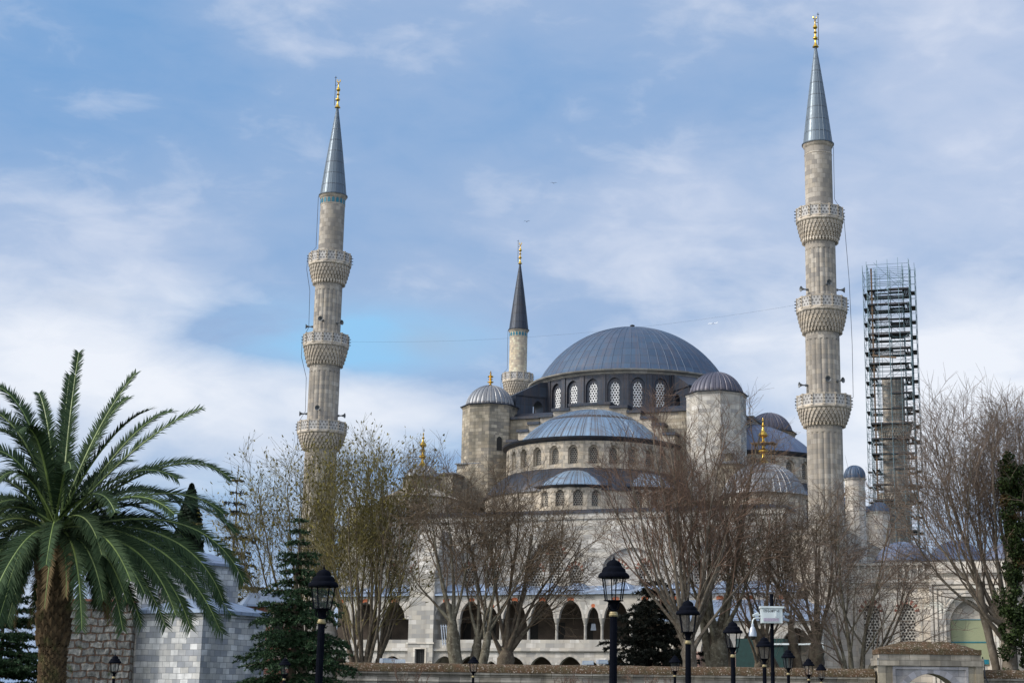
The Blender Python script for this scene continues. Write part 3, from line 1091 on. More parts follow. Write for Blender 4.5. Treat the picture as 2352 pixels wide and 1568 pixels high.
# two-storey side gallery
GV = -36.5
big, small = 1.30, 0.62
bays = [(-25.5, 0), (-22.6, 0), (-19.46, 0), (-15.84, 0), (-9.55, 0), (-6.55, 0), (-4.05, 1), (-1.45, 0), (1.75, 0), (5.0, 0), (7.55, 1), (10.1, 0), (13.3, 0), (16.5, 0), (18.95, 1), (21.4, 0), (24.6, 0), (27.8, 0)]
M_KEY = plain('orange_keystone', (0.42, 0.12, 0.05), 0.85, 0, 0.3, 2)
for seg in ((-27.2, -13.8), (-10.8, 29.4)):
    bb = [x for x in bays if seg[0] < x[0] < seg[1]]
    up, lo = MB(), MB()
    up.M = Matrix.Translation((0, GV, 0))
    up.arch_wall(seg[0], seg[1], 9.6, 12.1, [(u, small if s else big, 9.6, 9.6, 1.15 if s else 1.9) for u, s in bb], 0.5, 1.55, 16)
    for u, s in bb:
        w, h = (small, 1.15) if s else (big, 1.9)
        a, c_ = arch_pts(u, w + .01, 9.6, h + .01, 24, 1.55), arch_pts(u, w + 0.25, 9.6, h + 0.36, 24, 1.55)
        for i in range(24):
            up.mat = 1 if 10 <= i <= 13 else 2
            up.quad(*[(p[0], -0.02, p[1]) for p in (a[i], a[i + 1], c_[i + 1], c_[i])])
    lo.M = Matrix.Translation((0, GV, 0))
    lo.arch_wall(seg[0], seg[1], -1, 6.15, [(u, 0.6 if s else 1.36, -1, 4.45 if s else 4.1, 0.62 if s else 1.5) for u, s in bb], 0.6, 1.5, 16)
    for u, s in bb:
        arc_ring(lo, u, 0.6 if s else 1.37, 4.45 if s else 4.1, 0.63 if s else 1.51, 0.2 if s else 0.32, 0.03, 1.5, 15, (0, 1))
    lo.M = I4
    lo.mat = 0
    lo.box(seg[0], seg[1], GV - 0.28, GV + 0.5, 6.15, 6.32)
    lo.box(seg[0], seg[1], GV - 0.12, GV + 0.5, 6.32, 6.5)
    lo.box(seg[0], seg[1], GV - 0.05, GV + 0.18, 6.5, 7.36)
    lo.box(seg[0], seg[1], GV + 0.5, FV, 6.2, 6.4)
    GAL = up.build('gallery_wall', [S_LIGHT, M_KEY, S_COURT], MO)
    LOW = lo.build('gallery_base', [S_LIGHT, S_COURT], MO)
b = MB()
b.smooth = True
b.lathe([(.24, 7.36 - .85), (.24, 6.62), (.19, 6.72), (.17, 6.9), (.155, 8.75), (.19, 8.85), (.17, 8.92), (.2, 9.0), (.34, 9.5), (.36, 9.6)], 12)
colp = b.build('column', M_COLM, GAL, 35)
first = True
for i in range(len(bays) - 1):
    (u0, s0), (u1, s1) = bays[i], bays[i + 1]
    if u0 < -13 < u1:
        continue
    x = ((u0 + (small if s0 else big)) + (u1 - (small if s1 else big))) / 2
    if first:
        o, first = colp, False
    else:
        o = link('column', colp.data, GAL)
    o.location = (x, GV + 0.25, 0)
# gallery back wall, windows, roof
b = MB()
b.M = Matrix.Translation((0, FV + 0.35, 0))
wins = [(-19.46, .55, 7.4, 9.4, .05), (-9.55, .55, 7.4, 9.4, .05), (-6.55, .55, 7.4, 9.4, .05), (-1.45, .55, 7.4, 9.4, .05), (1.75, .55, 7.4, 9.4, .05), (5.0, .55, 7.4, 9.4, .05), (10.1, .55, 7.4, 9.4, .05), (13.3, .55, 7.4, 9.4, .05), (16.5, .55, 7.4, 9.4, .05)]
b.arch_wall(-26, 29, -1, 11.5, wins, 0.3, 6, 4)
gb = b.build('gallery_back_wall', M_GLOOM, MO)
for w in wins:
    window(gb, Matrix.Translation((w[0], FV + 0.62, 0)), .55, 7.4, 9.4, .05, M_DARK, 'gallery_window', 6)
for seg in ((-27.2, -13.8), (-10.8, 29.4)):
    b = MB()
    L = seg[1] - seg[0]
    b.quad((seg[0], GV - 0.4, 12.28), (seg[1], GV - 0.4, 12.28), (seg[1], FV, 13.4), (seg[0], FV, 13.4), [(0, 0), (L, 0), (L, 3), (0, 3)])
    b.box(seg[0], seg[1], GV - 0.42, GV + 0.4, 12.1, 12.27)
    GR = b.build('gallery_roof', L_ROOF, MO)
    for u, s in [x for x in bays if seg[0] < x[0] < seg[1]]:
        dome('gallery_dome', GR, (u, GV + 2.4, 12.65), 0.7 if s else 1.42, 0.45 if s else 0.85, 16, L_ROOF, vs=3, ribr=0.02, lip=0.05, n=32)
# pier splitting the gallery
b = MB()
b.M = Matrix.Translation((-12.3, -37.0, 0))
b.arch_wall(-1.5, 1.5, -1, 14.5, [(0, 0.55, 4.7, 6.3, 0.04)], 0.3, 6, 4)
b.M = I4
b.box(-13.8, -10.8, -36.7, -30.6, -1, 14.5)
for x0, x1 in ((-13.8, -13.79), (-10.81, -10.8)):
    b.quad((x0, -37.0, -1), (x0, -36.7, -1), (x0, -36.7, 14.5), (x0, -37.0, 14.5))
b.box(-13.7, -10.9, -36.8, -30.7, 14.5, 19.4, 0.1, 1.8)
P = b.build('gallery_pier', S_LIGHT, MO)
b = MB()
b.box(-13.95, -10.65, -37.1, -36.9, 6.9, 7.05)
b.box(-13.1, -11.5, -37.06, -36.95, 6.36, 6.5)
b.box(-13.1, -12.9, -37.06, -36.95, 4.6, 6.36)
b.box(-11.7, -11.5, -37.06, -36.95, 4.6, 6.36)
b.build('pier_moulding', S_COURT, P)
g = MB()
g.box(-12.84, -11.76, -36.72, -36.71, 4.7, 6.34)
pw = g.build('pier_window', M_DARK, P)
g = MB()
for i in range(5):
    x = -12.84 + 1.08 * (i + 0.5) / 5
    g.box(x - .015, x + .015, -36.8, -36.77, 4.7, 6.33)
for i in range(8):
    z = 4.7 + 1.63 * (i + 0.5) / 8
    g.box(-12.84, -11.76, -36.77, -36.75, z - .012, z + .012)
g.build('window_bars', M_IRON, pw)

# low arcaded porch with pink columns, right end
b = MB()
AV = -41.5
ab = [18.6, 22.4, 26.4, 30.4]
b.M = Matrix.Translation((0, AV, 0))
b.arch_wall(16.6, 32.6, 6.0, 9.0, [(u, 1.7, 6.0, 6.0, 2.35) for u in ab], 0.5, 1.5, 16)
b.M = I4
b.box(32.1, 32.6, AV + .5, -36.6, -1, 9.0)
PO = b.build('porch_wall', S_LIGHT, MO)
b = MB()
b.quad((16.3, AV - .35, 9.15), (32.9, AV - .35, 9.15), (32.9, -36.6, 11.4), (16.3, -36.6, 11.4), [(0, 0), (16, 0), (16, 3), (0, 3)])
b.box(16.3, 32.9, AV - .37, AV + .5, 9.0, 9.14)
b.build('porch_roof', L_ROOF, PO)
b = MB()
b.smooth = True
b.lathe([(.36, -1), (.36, .4), (.27, .6), (.24, 4.9), (.3, 5.0), (.42, 5.8), (.46, 6.0)], 14)
c0 = b.build('porch_column', M_PINK, PO, 35)
for i, x in enumerate([16.75, 20.5, 24.4, 28.4, 32.3]):
    o = c0 if i == 0 else link('porch_column', c0.data, PO)
    o.location = (x, AV + .25, 0)
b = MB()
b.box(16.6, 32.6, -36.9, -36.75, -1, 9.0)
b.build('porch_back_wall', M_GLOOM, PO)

# ------------------------------------------------------------------ courtyard wall with its portal
CW = thing('courtyard_wall', 'pale stone courtyard wall with pierced windows, balustrade and a tall moulded portal', 'wall', (7.51, 205, 0), radians(-20))
b = MB()
b.M = Matrix.Translation((0, -34, 0))
cw = [(36.5, .78, 6.6, 10.2, .78), (40.1, .78, 6.6, 10.2, .78), (52.6, .78, 6.6, 10.2, .78), (56.2, .78, 6.6, 10.2, .78)]
b.arch_wall(33.2, 62, -1, 13.0, cw, 0.4, 1.6)
b.M = I4
b.box(33.2, 62, -33.6, -32.9, -1, 12.9)
b.M = Matrix.Translation((0, -34, 0))
for c_ in cw:
    arc_ring(b, c_[0], c_[1] + .02, c_[3], c_[4] + .02, .45, .02, 1.6, 13, (1, 2))
w_ = b.build('wall', [S_COURT, M_RED, M_CREAM], CW)
for c_ in cw:
    window(w_, Matrix.Translation((c_[0], -33.62, 0)), .8, 6.6, 10.2, .8, G_STONE, p=1.6)
b = MB()
for (z0, z1, d) in ((12.6, 12.85, .12), (12.85, 13.1, .25), (13.1, 13.35, .42)):
    b.box(33.2, 62, -34 - d, -33.5, z0, z1)
for c_ in cw:
    for dx in (-1.5, 1.38):
        b.box(c_[0] + dx, c_[0] + dx + .12, -34.06, -33.99, 5.8, 11.5)
    b.box(c_[0] - 1.5, c_[0] + 1.5, -34.06, -33.99, 11.5, 11.62)
b.build('cornice', S_LIGHT, CW)
bal = MB()
bal.box(33.2, 62, -34.2, -33.9, 14.85, 15.1)
for i in range(44):
    x = 33.3 + i * 0.655
    bal.box(x, x + .2, -34.15, -33.95, 13.35, 14.85)
bal.box(33.2, 62, -33.85, -33.8, 13.35, 14.85)
bal.build('balustrade', S_LIGHT, CW)
# portal block with nested mouldings round a pointed niche
pt = MB()
PV = -36.2
pt.M = Matrix.Translation((0, PV, 0))
pt.arch_wall(42.7, 50.0, -1, 13.6, [(46.3, 2.35, -1, 8.6, 3.3)], 0.35, 1.5, 20)
pt.M = Matrix.Translation((0, PV + .35, 0))
pt.arch_wall(43, 49.8, -1, 13, [(46.3, 1.85, -1, 8.6, 2.65)], 0.9, 1.5, 20)
pt.M = I4
pt.box(42.7, 43.0, PV + .01, -34, -1, 13.6)
pt.box(49.7, 50.0, PV + .01, -34, -1, 13.6)
pt.box(43, 49.7, PV + 1.25, PV + 1.4, -1, 12)
for i, (d, o_) in enumerate(((.28, 0), (.2, .42), (.12, .85), (.06, 1.2))):
    for (x0, x1) in ((42.7 + o_, 42.98 + o_), (49.72 - o_, 50.0 - o_)):
        pt.box(x0, x1, PV - d, PV - .002, -1, 13.0 - o_)
    pt.box(42.98 + o_, 49.72 - o_, PV - d, PV - .002, 12.72 - o_, 13.0 - o_)
for (z0, z1, d) in ((13.6, 13.8, .15), (13.8, 14.05, .35)):
    pt.box(42.5 - d, 50.2 + d, PV - d, -33.5, z0, z1)
pt.box(42.9, 49.8, PV + .1, -33.4, 14.05, 14.9)
pb = pt.build('portal', S_COURT, CW)
rg = MB()
rg.M = Matrix.Translation((0, PV, 0))
arc_ring(rg, 46.3, 2.37, 8.6, 3.32, .16, .10, 1.5, 24, (0, 0))
arc_ring(rg, 46.3, 2.75, 8.6, 3.8, .12, .05, 1.5, 24, (0, 0))
rg.build('portal_arch_moulding', S_LIGHT, pb)
# green scaffolding cloth hung in the niche
b = MB()
b.box(44.5, 48.1, PV + 1.1, PV + 1.16, 5.0, 9.35)
bn = tag(b.build('banner', M_BANNER), 'yellow green cloth hung across the lower part of the portal niche', 'banner')
bn.parent = None
bn.matrix_world = CW.matrix_basis.copy()
b = MB()
b.box(44.45, 48.15, PV + 1.06, PV + 1.1, 7.1, 7.22)
b.box(44.45, 48.15, PV + 1.06, PV + 1.1, 9.3, 9.38)
b.box(47.2, 48.0, PV + 1.06, PV + 1.1, 5.05, 5.5)
b.build('turquoise_stripe', M_TILE, bn)
# court domes behind the wall
for i in range(5):
    u = 38.8 + i * 5.6
    b = MB()
    b.lathe([(2.9, 12), (2.9, 15.6), (3.1, 15.75)], 16, (u, -27, 0))
    q = b.build('court_dome_drum', S_COURT, CW)
    dome('court_dome', q, (u, -27, 15.75), 2.9, 2.1, 24, L_COURT, vs=2, ribr=0.03, lip=0.3)
b = MB()
b.box(33.2, 62, -33.2, -20, 12.6, 13.2)
b.build('court_roof', L_COURT, CW)

# ------------------------------------------------------------------ minarets


def flute(n, zones):
    def f(r, z, a):
        for z0, z1 in zones:
            if z0 <= z <= z1:
                return r * (0.94 + 0.06 * abs(sin(a * n / 2)) ** 0.7)
        return r
    return f


def horn_mesh():
    b = MB()
    b.smooth = True
    b.M = Matrix.Rotation(pi / 2, 4, 'Y')
    b.lathe([(.12, -.1), (.14, .2), (.07, .22), (.08, .5), (.16, .72), (.30, .86), (.31, .88), (.27, .86), (.03, .55)], 14, cap=True)
    return b


HORN = [None]


def minaret(name, label, loc, rz=0.0, top='full', st=S_MIN, spire=L_SPIRE, tile=True, horns=(), par=True, crs=True):
    m = thing(name, label, 'minaret', loc, rz, 'minarets of the mosque')
    b = MB()
    b.smooth = True
    seg = [(1.84, 12, 28.6), (1.78, 31, 38.45), (1.60, 41.4, 48.3), (1.46, 51.2, 58.6)]
    zones = [(s[1], s[2] - .35) for s in seg[:3]]
    fl = flute(18, zones)
    pr = []
    if top == 'full':
        ss = seg
    else:
        ss = seg[:2] + [(1.6, 41, 48.0)]
    pr += [(2.9, -1), (2.9, 8), (1.9, 11.9)]
    for (r, z0, z1) in ss:
        for z in (z0, (z0 + z1) / 2, z1 - .36, z1 - .34, z1):
            pr.append((r * (1.0 if z < z1 - .4 else 1.0), z))
    b.lathe(pr, 108, rmod=fl)
    b.build('shaft', st, m, 30)
    for i, (rb, rs, z) in enumerate(((2.78, 1.84, 28.95), (2.63, 1.78, 38.85), (2.47, 1.60, 48.72))):
        if top != 'full' and i == 2:
            break
        c = MB()
        H = (30.9, 41.3, 51.2)[i] - z
        nt = 5
        for t in range(nt):
            r0 = rs + 0.02 + (rb - rs - .12) * (t / nt) ** 0.6
            r1 = rs + 0.02 + (rb - rs - .12) * ((t + 1) / nt) ** 0.6
            z0, z1 = z + H * .86 * t / nt, z + H * .86 * (t + 1) / nt
            c.lathe([(r0, z0), (r0 + .03, z1 - .06), (r1, z1)], 48, cap=False)
            n = 34
            for k in range(n):
                a = 2 * pi * (k + .5 * (t % 2)) / n
                c.M = facet((0, 0), a, r1 + .02)
                w = pi * r1 / n * .62
                c.box(-w, w, .0, r1 - r0 + .1, z0 + (z1 - z0) * .38, z1 + .02, 0, 0)
                c.box(-w * .45, w * .45, -.01, .12, z0 - .02, z0 + (z1 - z0) * .4)
            c.M = I4
        zt = z + H * .86
        c.lathe([(rb - .14, zt), (rb, zt + .06), (rb + .06, zt + .16), (rb, z + H), (rb - .05, z + H + .02)], 48)
        ba = c.build('balcony', S_CARV, m)
        if not par:
            continue
        c = MB()
        n = 14
        ph = 1.14
        zp = z + H
        for k in range(n):
            a = 2 * pi * k / n
            hw_ = rb * math.tan(pi / n)
            c.M = facet((0, 0), a, rb * .985)
            c.mat = 0
            c.poly([(-hw_, 0, zp), (hw_, 0, zp), (hw_, 0, zp + ph), (-hw_, 0, zp + ph)], [(-hw_, 0), (hw_, 0), (hw_, ph), (-hw_, ph)])
            c.poly([(hw_, .12, zp), (-hw_, .12, zp), (-hw_, .12, zp + ph), (hw_, .12, zp + ph)], [(-hw_, 0), (hw_, 0), (hw_, ph), (-hw_, ph)])
            c.mat = 1
            c.box(-hw_, hw_, -.03, .15, zp + ph, zp + ph + .12)
            c.box(-hw_, hw_, -.03, -.003, zp + .005, zp + .13)
            c.M = facet((0, 0), a + pi / n, rb * .985 / cos(pi / n))
            c.box(-.11, .11, -.06, .12, zp + .004, zp + ph + .17)
            c.mat = 2
            for zz in (.25, .6, .95):
                c.box(-.04, .04, -.24, -.06, zp + zz, zp + zz + .07)
        c.M = I4
        c.build('parapet', [G_PAR, S_CARV, M_IRON], ba)
    if top == 'full':
        c = MB()
        c.smooth = True
        c.lathe([(1.46, 59.35), (1.56, 59.45), (1.62, 59.6), (1.68, 59.75)], 48, cap=False)
        c.lathe([(1.47, 58.5), (1.5, 58.56), (1.47, 58.62)], 48, cap=False)
        c.build('cap_moulding', S_CARV, m, 40)
        c = MB()
        c.smooth = True
        c.lathe([(1.46, 58.6), (1.46, 59.4)], 48, cap=False)
        c.build('neck', st, m)
        if tile:
            c = MB()
            for k in range(18):
                a = 2 * pi * k / 18
                c.M = facet((0, 0), a, 1.485)
                pts = [(-.17, 58.68)] + arch_pts(0, .17, 59.1, .22, 6, 1.5) + [(.17, 58.68)]
                c.poly([(x, 0, z_) for x, z_ in pts], [(x, z_) for x, z_ in pts])
            c.M = I4
            c.build('turquoise_tiles', M_TILE, m)
        c = MB()
        c.smooth = True
        pr = [(1.72, 59.72), (1.74, 59.84)]
        zt = 71.2
        for i in range(10):
            f = i / 9
            pr.append((1.56 * (1 - f) + .09 * f - .05 * sin(pi * f) * -1, 59.9 + (zt - 59.9) * f))
        c.lathe(pr, 48, us=20, vs=1.45, cap=False)
        c.smooth = False
        for k in range(20):
            a = 2 * pi * k / 20
            c.tube([(r * cos(a), r * sin(a), z_) for r, z_ in pr[2:]], [.035 - .002 * i for i in range(10)], 4)
        c.build('spire', spire, m, 50)
        f = finial_mb(3.7, .58, (0, 0, 71.1), True)
        fo = f.build('finial', M_GOLD, m, 40)
        c = MB()
        sx = .38 if crs else -.38
        c.tube([(sx, 0, 71.4), (sx, 0, 75.2)], .035, 5)
        c.tube([(sx - .15, 0, 75.0), (sx + .15, 0, 75.0)], .03, 4)
        c.tube([(0, 0, 74.0), (sx, 0, 74.0)], .03, 4)
        c.tube([(0, 0, 72.0), (sx, 0, 72.0)], .03, 4)
        c.build('lightning_rod', M_CABLE, fo)
        c = MB()
        sg = 1 if crs else -1
        pts = [(sg * 1.75, -.2, 59.7), (sg * 1.72, -.2, 53.3), (sg * 2.65, -.2, 52.2), (sg * 2.7, -.2, 50.6), (sg * 2.2, -.2, 48), (sg * 2.1, -.2, 43.5), (sg * 2.8, -.2, 42.2), (sg * 2.8, -.2, 40), (sg * 2.1, -.2, 37.5), (sg * 2.0, -.2, 33.5), (sg * 2.95, -.2, 31.8), (sg * 2.6, -.2, 29)]
        if crs:
            pts = [(1.75, -.2, 59.7), (1.72, -.2, 53.8), (2.75, -.2, 52.3), (3.2, -.2, 45), (3.35, -.2, 38), (3.3, -.2, 32.3)]
        c.tube(pts, .028, 4)
        c.build('down_cable', M_CABLE, m)
    for (a, z_, r) in horns:
        M = Matrix.Rotation(radians(a), 4, 'Z') @ Matrix.Translation((r, 0, z_))
        if HORN[0] is None:
            o = horn_mesh().build('loudspeaker', M_HORN, m, 40, M)
            HORN[0] = o.data
        else:
            link('loudspeaker', HORN[0], m, M)
    return m


minaret('minaret', 'tall fluted minaret with turquoise tiles under its spire, left of the domes', (-29.5, 180, 0), 0, horns=((188, 43.6, 1.6), (-100, 44.1, 1.55), (-35, 43.9, 1.5), (185, 33.2, 1.8), (-95, 33.5, 1.75), (-8, 33.0, 1.8)), crs=False)
minaret('minaret', 'tallest grey fluted minaret, right of the main dome in front of the scaffolded tower', (25.8, 160, 0), 0.3, tile=False, horns=((185, 43.5, 1.6), (-95, 43.9, 1.5), (-15, 43.7, 1.6), (175, 33.3, 1.8), (-105, 33.6, 1.7), (-65, 33.6, 1.7)))
minaret('minaret', 'cream minaret with a dark spire, rising behind the small gilded turret dome', (-9.5, 250, 0), 0, st=S_PALE, spire=L_SPIRE_D, crs=False)
minaret('minaret', 'truncated minaret without a spire, wrapped inside steel scaffolding', (47.3, 229, 0), 0, top='cut', par=False)

# ------------------------------------------------------------------ scaffold round the truncated minaret
SCF = thing('scaffold_tower', 'tall steel scaffold tower with dark plank decks enclosing the unfinished minaret', 'scaffolding', (47.2, 229, 0), radians(-15))
rng = random.Random(5)
HO, HI = 3.1, 2.05
PR = 0.031
corn = [(-1, -1), (1, -1), (1, 1), (-1, 1)]
posts = []
for h in (HO, HI):
    for i in range(4):
        a, c_ = corn[i], corn[(i + 1) % 4]
        posts.append((a[0] * h, a[1] * h))
        if h == HO:
            for f in (1 / 4, 1 / 2, 3 / 4):
                posts.append(((a[0] * (1 - f) + c_[0] * f) * h, (a[1] * (1 - f) + c_[1] * f) * h))
        else:
            posts.append(((a[0] + c_[0]) / 2 * h, (a[1] + c_[1]) / 2 * h))
for (x, y) in posts + [(-HO - .75, -HO * .3), (-HO - .75, HO), (HO + .75, -HO * .3), (HO + .75, HO)]:
    b = MB()
    b.tube([(x, y, 10), (x, y, 64.9 + rng.random() * 1.2)], PR * 1.15, 5)
    b.build('pole', M_STEEL, SCF)
b = MB()
b.box(-2.55, -2.3, -HO + .35, -HO + .6, 12, 64.6)
b.build('hoist_mast', M_WOOD, SCF)
lv = 0
z = 61.2 - 2.25 * 20
while z < 65:
    top = z > 61.5
    b = MB()
    for h in (HO, HI):
        for i in range(4):
            a, c_ = corn[i], corn[(i + 1) % 4]
            for dz in (0.0, .55, 1.1, 1.65):
                if h == HI and dz in (.55, 1.65) and rng.random() < .6:
                    continue
                b.tube([(a[0] * h, a[1] * h, z + dz), (c_[0] * h, c_[1] * h, z + dz)], PR * .8, 4)
            if rng.random() < (.95 if h == HO else .6):
                m0 = ((a[0] + c_[0]) / 2 * h, (a[1] + c_[1]) / 2 * h)
                p0, p1 = ((a[0] * h, a[1] * h), m0) if (lv + i) % 2 else (m0, (c_[0] * h, c_[1] * h))
                if rng.random() < .5:
                    b.tube([(*p0, z), (*p1, z + 2.25)], PR * .8, 4)
                    b.tube([(*m0, z + 2.2), (c_[0] * h, c_[1] * h, z + .1)], PR * .7, 4)
                else:
                    b.tube([(*p1, z), (*p0, z + 2.25)], PR * .8, 4)
    for s in (-1, 1):
        for y in (-HO * .3, HO):
            for dz in (0, 1.1):
                b.tube([(s * HO, y, z + dz), (s * (HO + .75), y, z + dz)], PR * .8, 4)
        b.tube([(s * (HO + .75), -HO * .3, z + 1.1), (s * (HO + .75), HO, z + 1.1)], PR * .8, 4)
        b.tube([(s * (HO + .75), -HO * .3, z), (s * (HO + .75), HO, z)], PR * .8, 4)
        b.tube([(s * (HO + .75), -HO * .3, z), (s * (HO + .75), HO, z + 2.2)], PR * .8, 4)
        b.tube([(s * (HO + .75), HO * .35, z), (s * (HO + .75), -HO * .3, z + 2.2)], PR * .8, 4)
    lift = b.build('scaffold_lift', M_STEEL, SCF)
    if not top:
        b = MB()
        if lv < 21:
            for i in range(4):
                a, c_ = corn[i], corn[(i + 1) % 4]
                d = Vector((c_[0] - a[0], c_[1] - a[1], 0)).normalized()
                nrm = Vector((d.y, -d.x, 0))
                for j in range(2):
                    if rng.random() < (.06 if z > 50 else .2):
                        continue
                    t0, t1 = -HO + j * HO + .05, (j) * HO - .05
                    for kk in range(4):
                        if rng.random() < .15:
                            continue
                        o0 = HI + .06 + kk * .25
                        P0 = d * t0 + nrm * o0
                        P1 = d * t1 + nrm * (o0 + .22)
                        b.box(min(P0.x, P1.x), max(P0.x, P1.x), min(P0.y, P1.y), max(P0.y, P1.y), z - .05 + rng.random() * .02, z + .03)
                    for o0 in (HO - .06, HI + .02):
                        if rng.random() < .85:
                            P0 = d * t0 + nrm * o0
                            P1 = d * t1 + nrm * (o0 + .04)
                            b.box(min(P0.x, P1.x), max(P0.x, P1.x), min(P0.y, P1.y), max(P0.y, P1.y), z + .031, z + .17)
            if z > 48.5:
                for kk in range(9):
                    if rng.random() < (.62 if 52 < z < 62 else .3):
                        yy = -HI + .1 + kk * .44
                        xa = rng.choice((-HI, -HI, 0))
                        b.box(xa, rng.choice((HI, HI, .4)) if xa < 0 else HI, yy, yy + .4, z - .045, z + .02)
            for s in (-1, 1):
                if rng.random() < .85:
                    b.box(min(s * (HO + .1), s * (HO + .7)), max(s * (HO + .1), s * (HO + .7)), -HO * .3, HO * rng.uniform(.2, .95), z - .04, z + .03)
        if b.v:
            b.build('plank_deck', M_PLANK, lift)
    z += 2.25
    lv += 1
b = MB()
b.M = Matrix.Translation((-1.0, -HO + .1, 51.0)) @ Matrix.Rotation(radians(7), 4, 'Y')
b.box(-1.6, 1.9, -.1, .1, -.12, .12)
b.build('timber_beam', M_WOOD, SCF)

# timber working platform round the right gilded finial
WP = thing('work_platform', 'small timber platform built round the tall gilded finial of the right corner dome', 'scaffolding', (7.51, 205, 0), radians(-20))
b = MB()
for i in range(5):
    b.box(22.0, 24.7, -24.9 + i * .38, -24.6 + i * .38, 29.45, 29.52)
for i in range(3):
    b.box(22.2 + i * 1.0, 22.36 + i * 1.0, -25.1, -23.0, 29.35, 29.45)
b.build('plank_deck', M_WOOD, WP)
for (x, y) in ((22.2, -24.8), (24.4, -24.8), (24.4, -23.2), (22.2, -23.2)):
    b = MB()
    b.tube([(x, y, 26.3), (x, y, 29.5)], .05, 5)
    b.build('prop', M_WOOD, WP)
b = MB()
b.tube([(21.7, -24.85, 28.2), (25.0, -24.85, 28.25)], .035, 4)
b.tube([(21.8, -24.85, 27.7), (24.9, -24.85, 27.65)], .035, 4)
b.build('rails', M_WOOD, WP)

# wires strung between the minarets
b = MB()
p0, p1 = Vector((-26.9, 180, 41.9)), Vector((23.2, 160, 42.0))
pts = []
for i in range(25):
    f = i / 24
    q = p0.lerp(p1, f)
    q.z -= 1.2 * 4 * f * (1 - f)
    pts.append(q)
b.tube(pts, .0065, 4)
tag(b.build('cable', M_CABLE), 'thin wire strung across the sky between the two front minarets', 'cable')
# ------------------------------------------------------------------ perimeter wall and gate


def perim(name, label, x0, x1, Y, ztop, part_of=None):
    t = thing(name, label, 'wall', (x0, Y, gz(Y)), radians(0.3))
    L = x1 - x0
    H = ztop - gz(Y)
    b = MB()
    b.box(0, L, 0, .7, 0, H - 1.05)
    b.box(0, L, -.12, .75, H - 1.05, H - .93)
    b.box(0, L, .02, .7, H - .93, H - .62)
    k = int(L / 3.4)
    for i in range(k):
        b.box(3.4 * i + .8, 3.4 * i + 2.9, -.03, .1, H - 1.2, H - 1.06)
    b.build('masonry', S_PERIM, t)
    b = MB()
    b.box(0, L, -.16, .84, H - .62, H - .5)
    b.build('ledge', S_PERIM, t)
    b = MB()
    b.smooth = True
    n = int(L / .35)
    rg = random.Random(int(x0 * 7))
    prof = [(-.20, H - .5), (-.19, H - .36), (-.08, H - .16), (.08, H - .04), (.34, H), (.6, H - .04), (.8, H - .2), (.86, H - .5)]
    rows = []
    for i in range(n + 1):
        o = rg.uniform(-.018, .018)
        rows.append([(L * i / n, y + rg.uniform(-.012, .012), z + o + rg.uniform(-.012, .012)) for y, z in prof])
    V = [p for r in rows for p in r]
    m = len(prof)
    F = [(i * m + j, (i + 1) * m + j, (i + 1) * m + j + 1, i * m + j + 1) for i in range(n) for j in range(m - 1)]
    b.add(V, F, [[(V[q][0], V[q][1] + V[q][2]) for q in f] for f in F])
    b.build('mossy_coping', M_MOSS, t, 50)
    return t


WY = 94.0
zt = at(1400, 1527, WY).z
xl, xg0, xg1 = at(775, 1527, WY).x, at(2010, 1527, WY).x, at(2250, 1527, WY).x
perim('perimeter_wall', 'long weathered stone wall with mossy rounded coping, left of the arched gate', xl, xg0, WY, zt)
perim('perimeter_wall', 'short mossy stone wall running from the arched gate to the ivy tree', xg1, xg1 + 16, WY + .2, zt + .02)
GA = thing('gate', 'low stone gateway with mossy hipped top and grey marble arch panel', 'gate', ((xg0 + xg1) / 2, WY - .35, gz(WY)), radians(0.3))
G0 = -gz(WY)
hwid = (xg1 - xg0) / 2
zc_ = at(2130, 1491, WY).z + G0
ztp = at(2130, 1472, WY).z + G0
b = MB()
b.M = Matrix.Translation((0, -.35, 0))
aw = 1.62
za = at(2127, 1546, WY).z + G0
b.arch_wall(-hwid + .15, hwid - .15, 0, zc_ - .95, [(0, aw, 0, za - 1.35, 1.35)], 1.6, 1.7, 20)
b.M = I4
b.box(-hwid + .15, -hwid + .151, -.35, 1.3, 0, zc_ - .95)
b.box(hwid - .151, hwid - .15, -.35, 1.3, 0, zc_ - .95)
b.box(-hwid, -hwid + .45, -.45, -.36, 0, zc_ - .951)
b.box(hwid - .45, hwid, -.45, -.36, 0, zc_ - .951)
b.box(-hwid + .15, hwid - .15, 1.25, 1.3, za + .3, zc_ - .95)
b.build('gate_body', S_GATE, GA)
b = MB()
b.box(-hwid - .05, hwid + .05, -.5, 1.4, zc_ - .95, zc_ - .52)
b.box(-hwid + .1, hwid - .1, -.42, 1.35, zc_ - .52, zc_ - .3)
b.build('gate_cornice', S_PERIM, GA)
b = MB()
rows = []
rg = random.Random(9)
n = 26
for i in range(n + 1):
    f = i / n
    x = -hwid + .05 + (2 * hwid - .1) * f
    s = min(f, 1 - f) * 2
    zz = zc_ + (ztp - zc_) * min(1, s / .58) ** .8
    rows.append([(x, -.46, zc_ - .3), (x, -.44, zc_), (x, .1, zz - .04 + rg.uniform(-.02, .02)), (x, .5, zz + rg.uniform(-.02, .02)), (x, .9, zz - .04), (x, 1.36, zc_), (x, 1.38, zc_ - .3)])
V = [p for r in rows for p in r]
b.smooth = True
F = [(i * 7 + j, (i + 1) * 7 + j, (i + 1) * 7 + j + 1, i * 7 + j + 1) for i in range(n) for j in range(6)]
b.add(V, F, [[(V[q][0], V[q][1] + V[q][2]) for q in f] for f in F])
b.smooth = False
b.poly([rows[0][j] for j in range(6, -1, -1)], [(0, 0)] * 7)
b.poly([rows[-1][j] for j in range(7)], [(0, 0)] * 7)
b.build('gate_roof', M_MOSS, GA, 40)
b = MB()
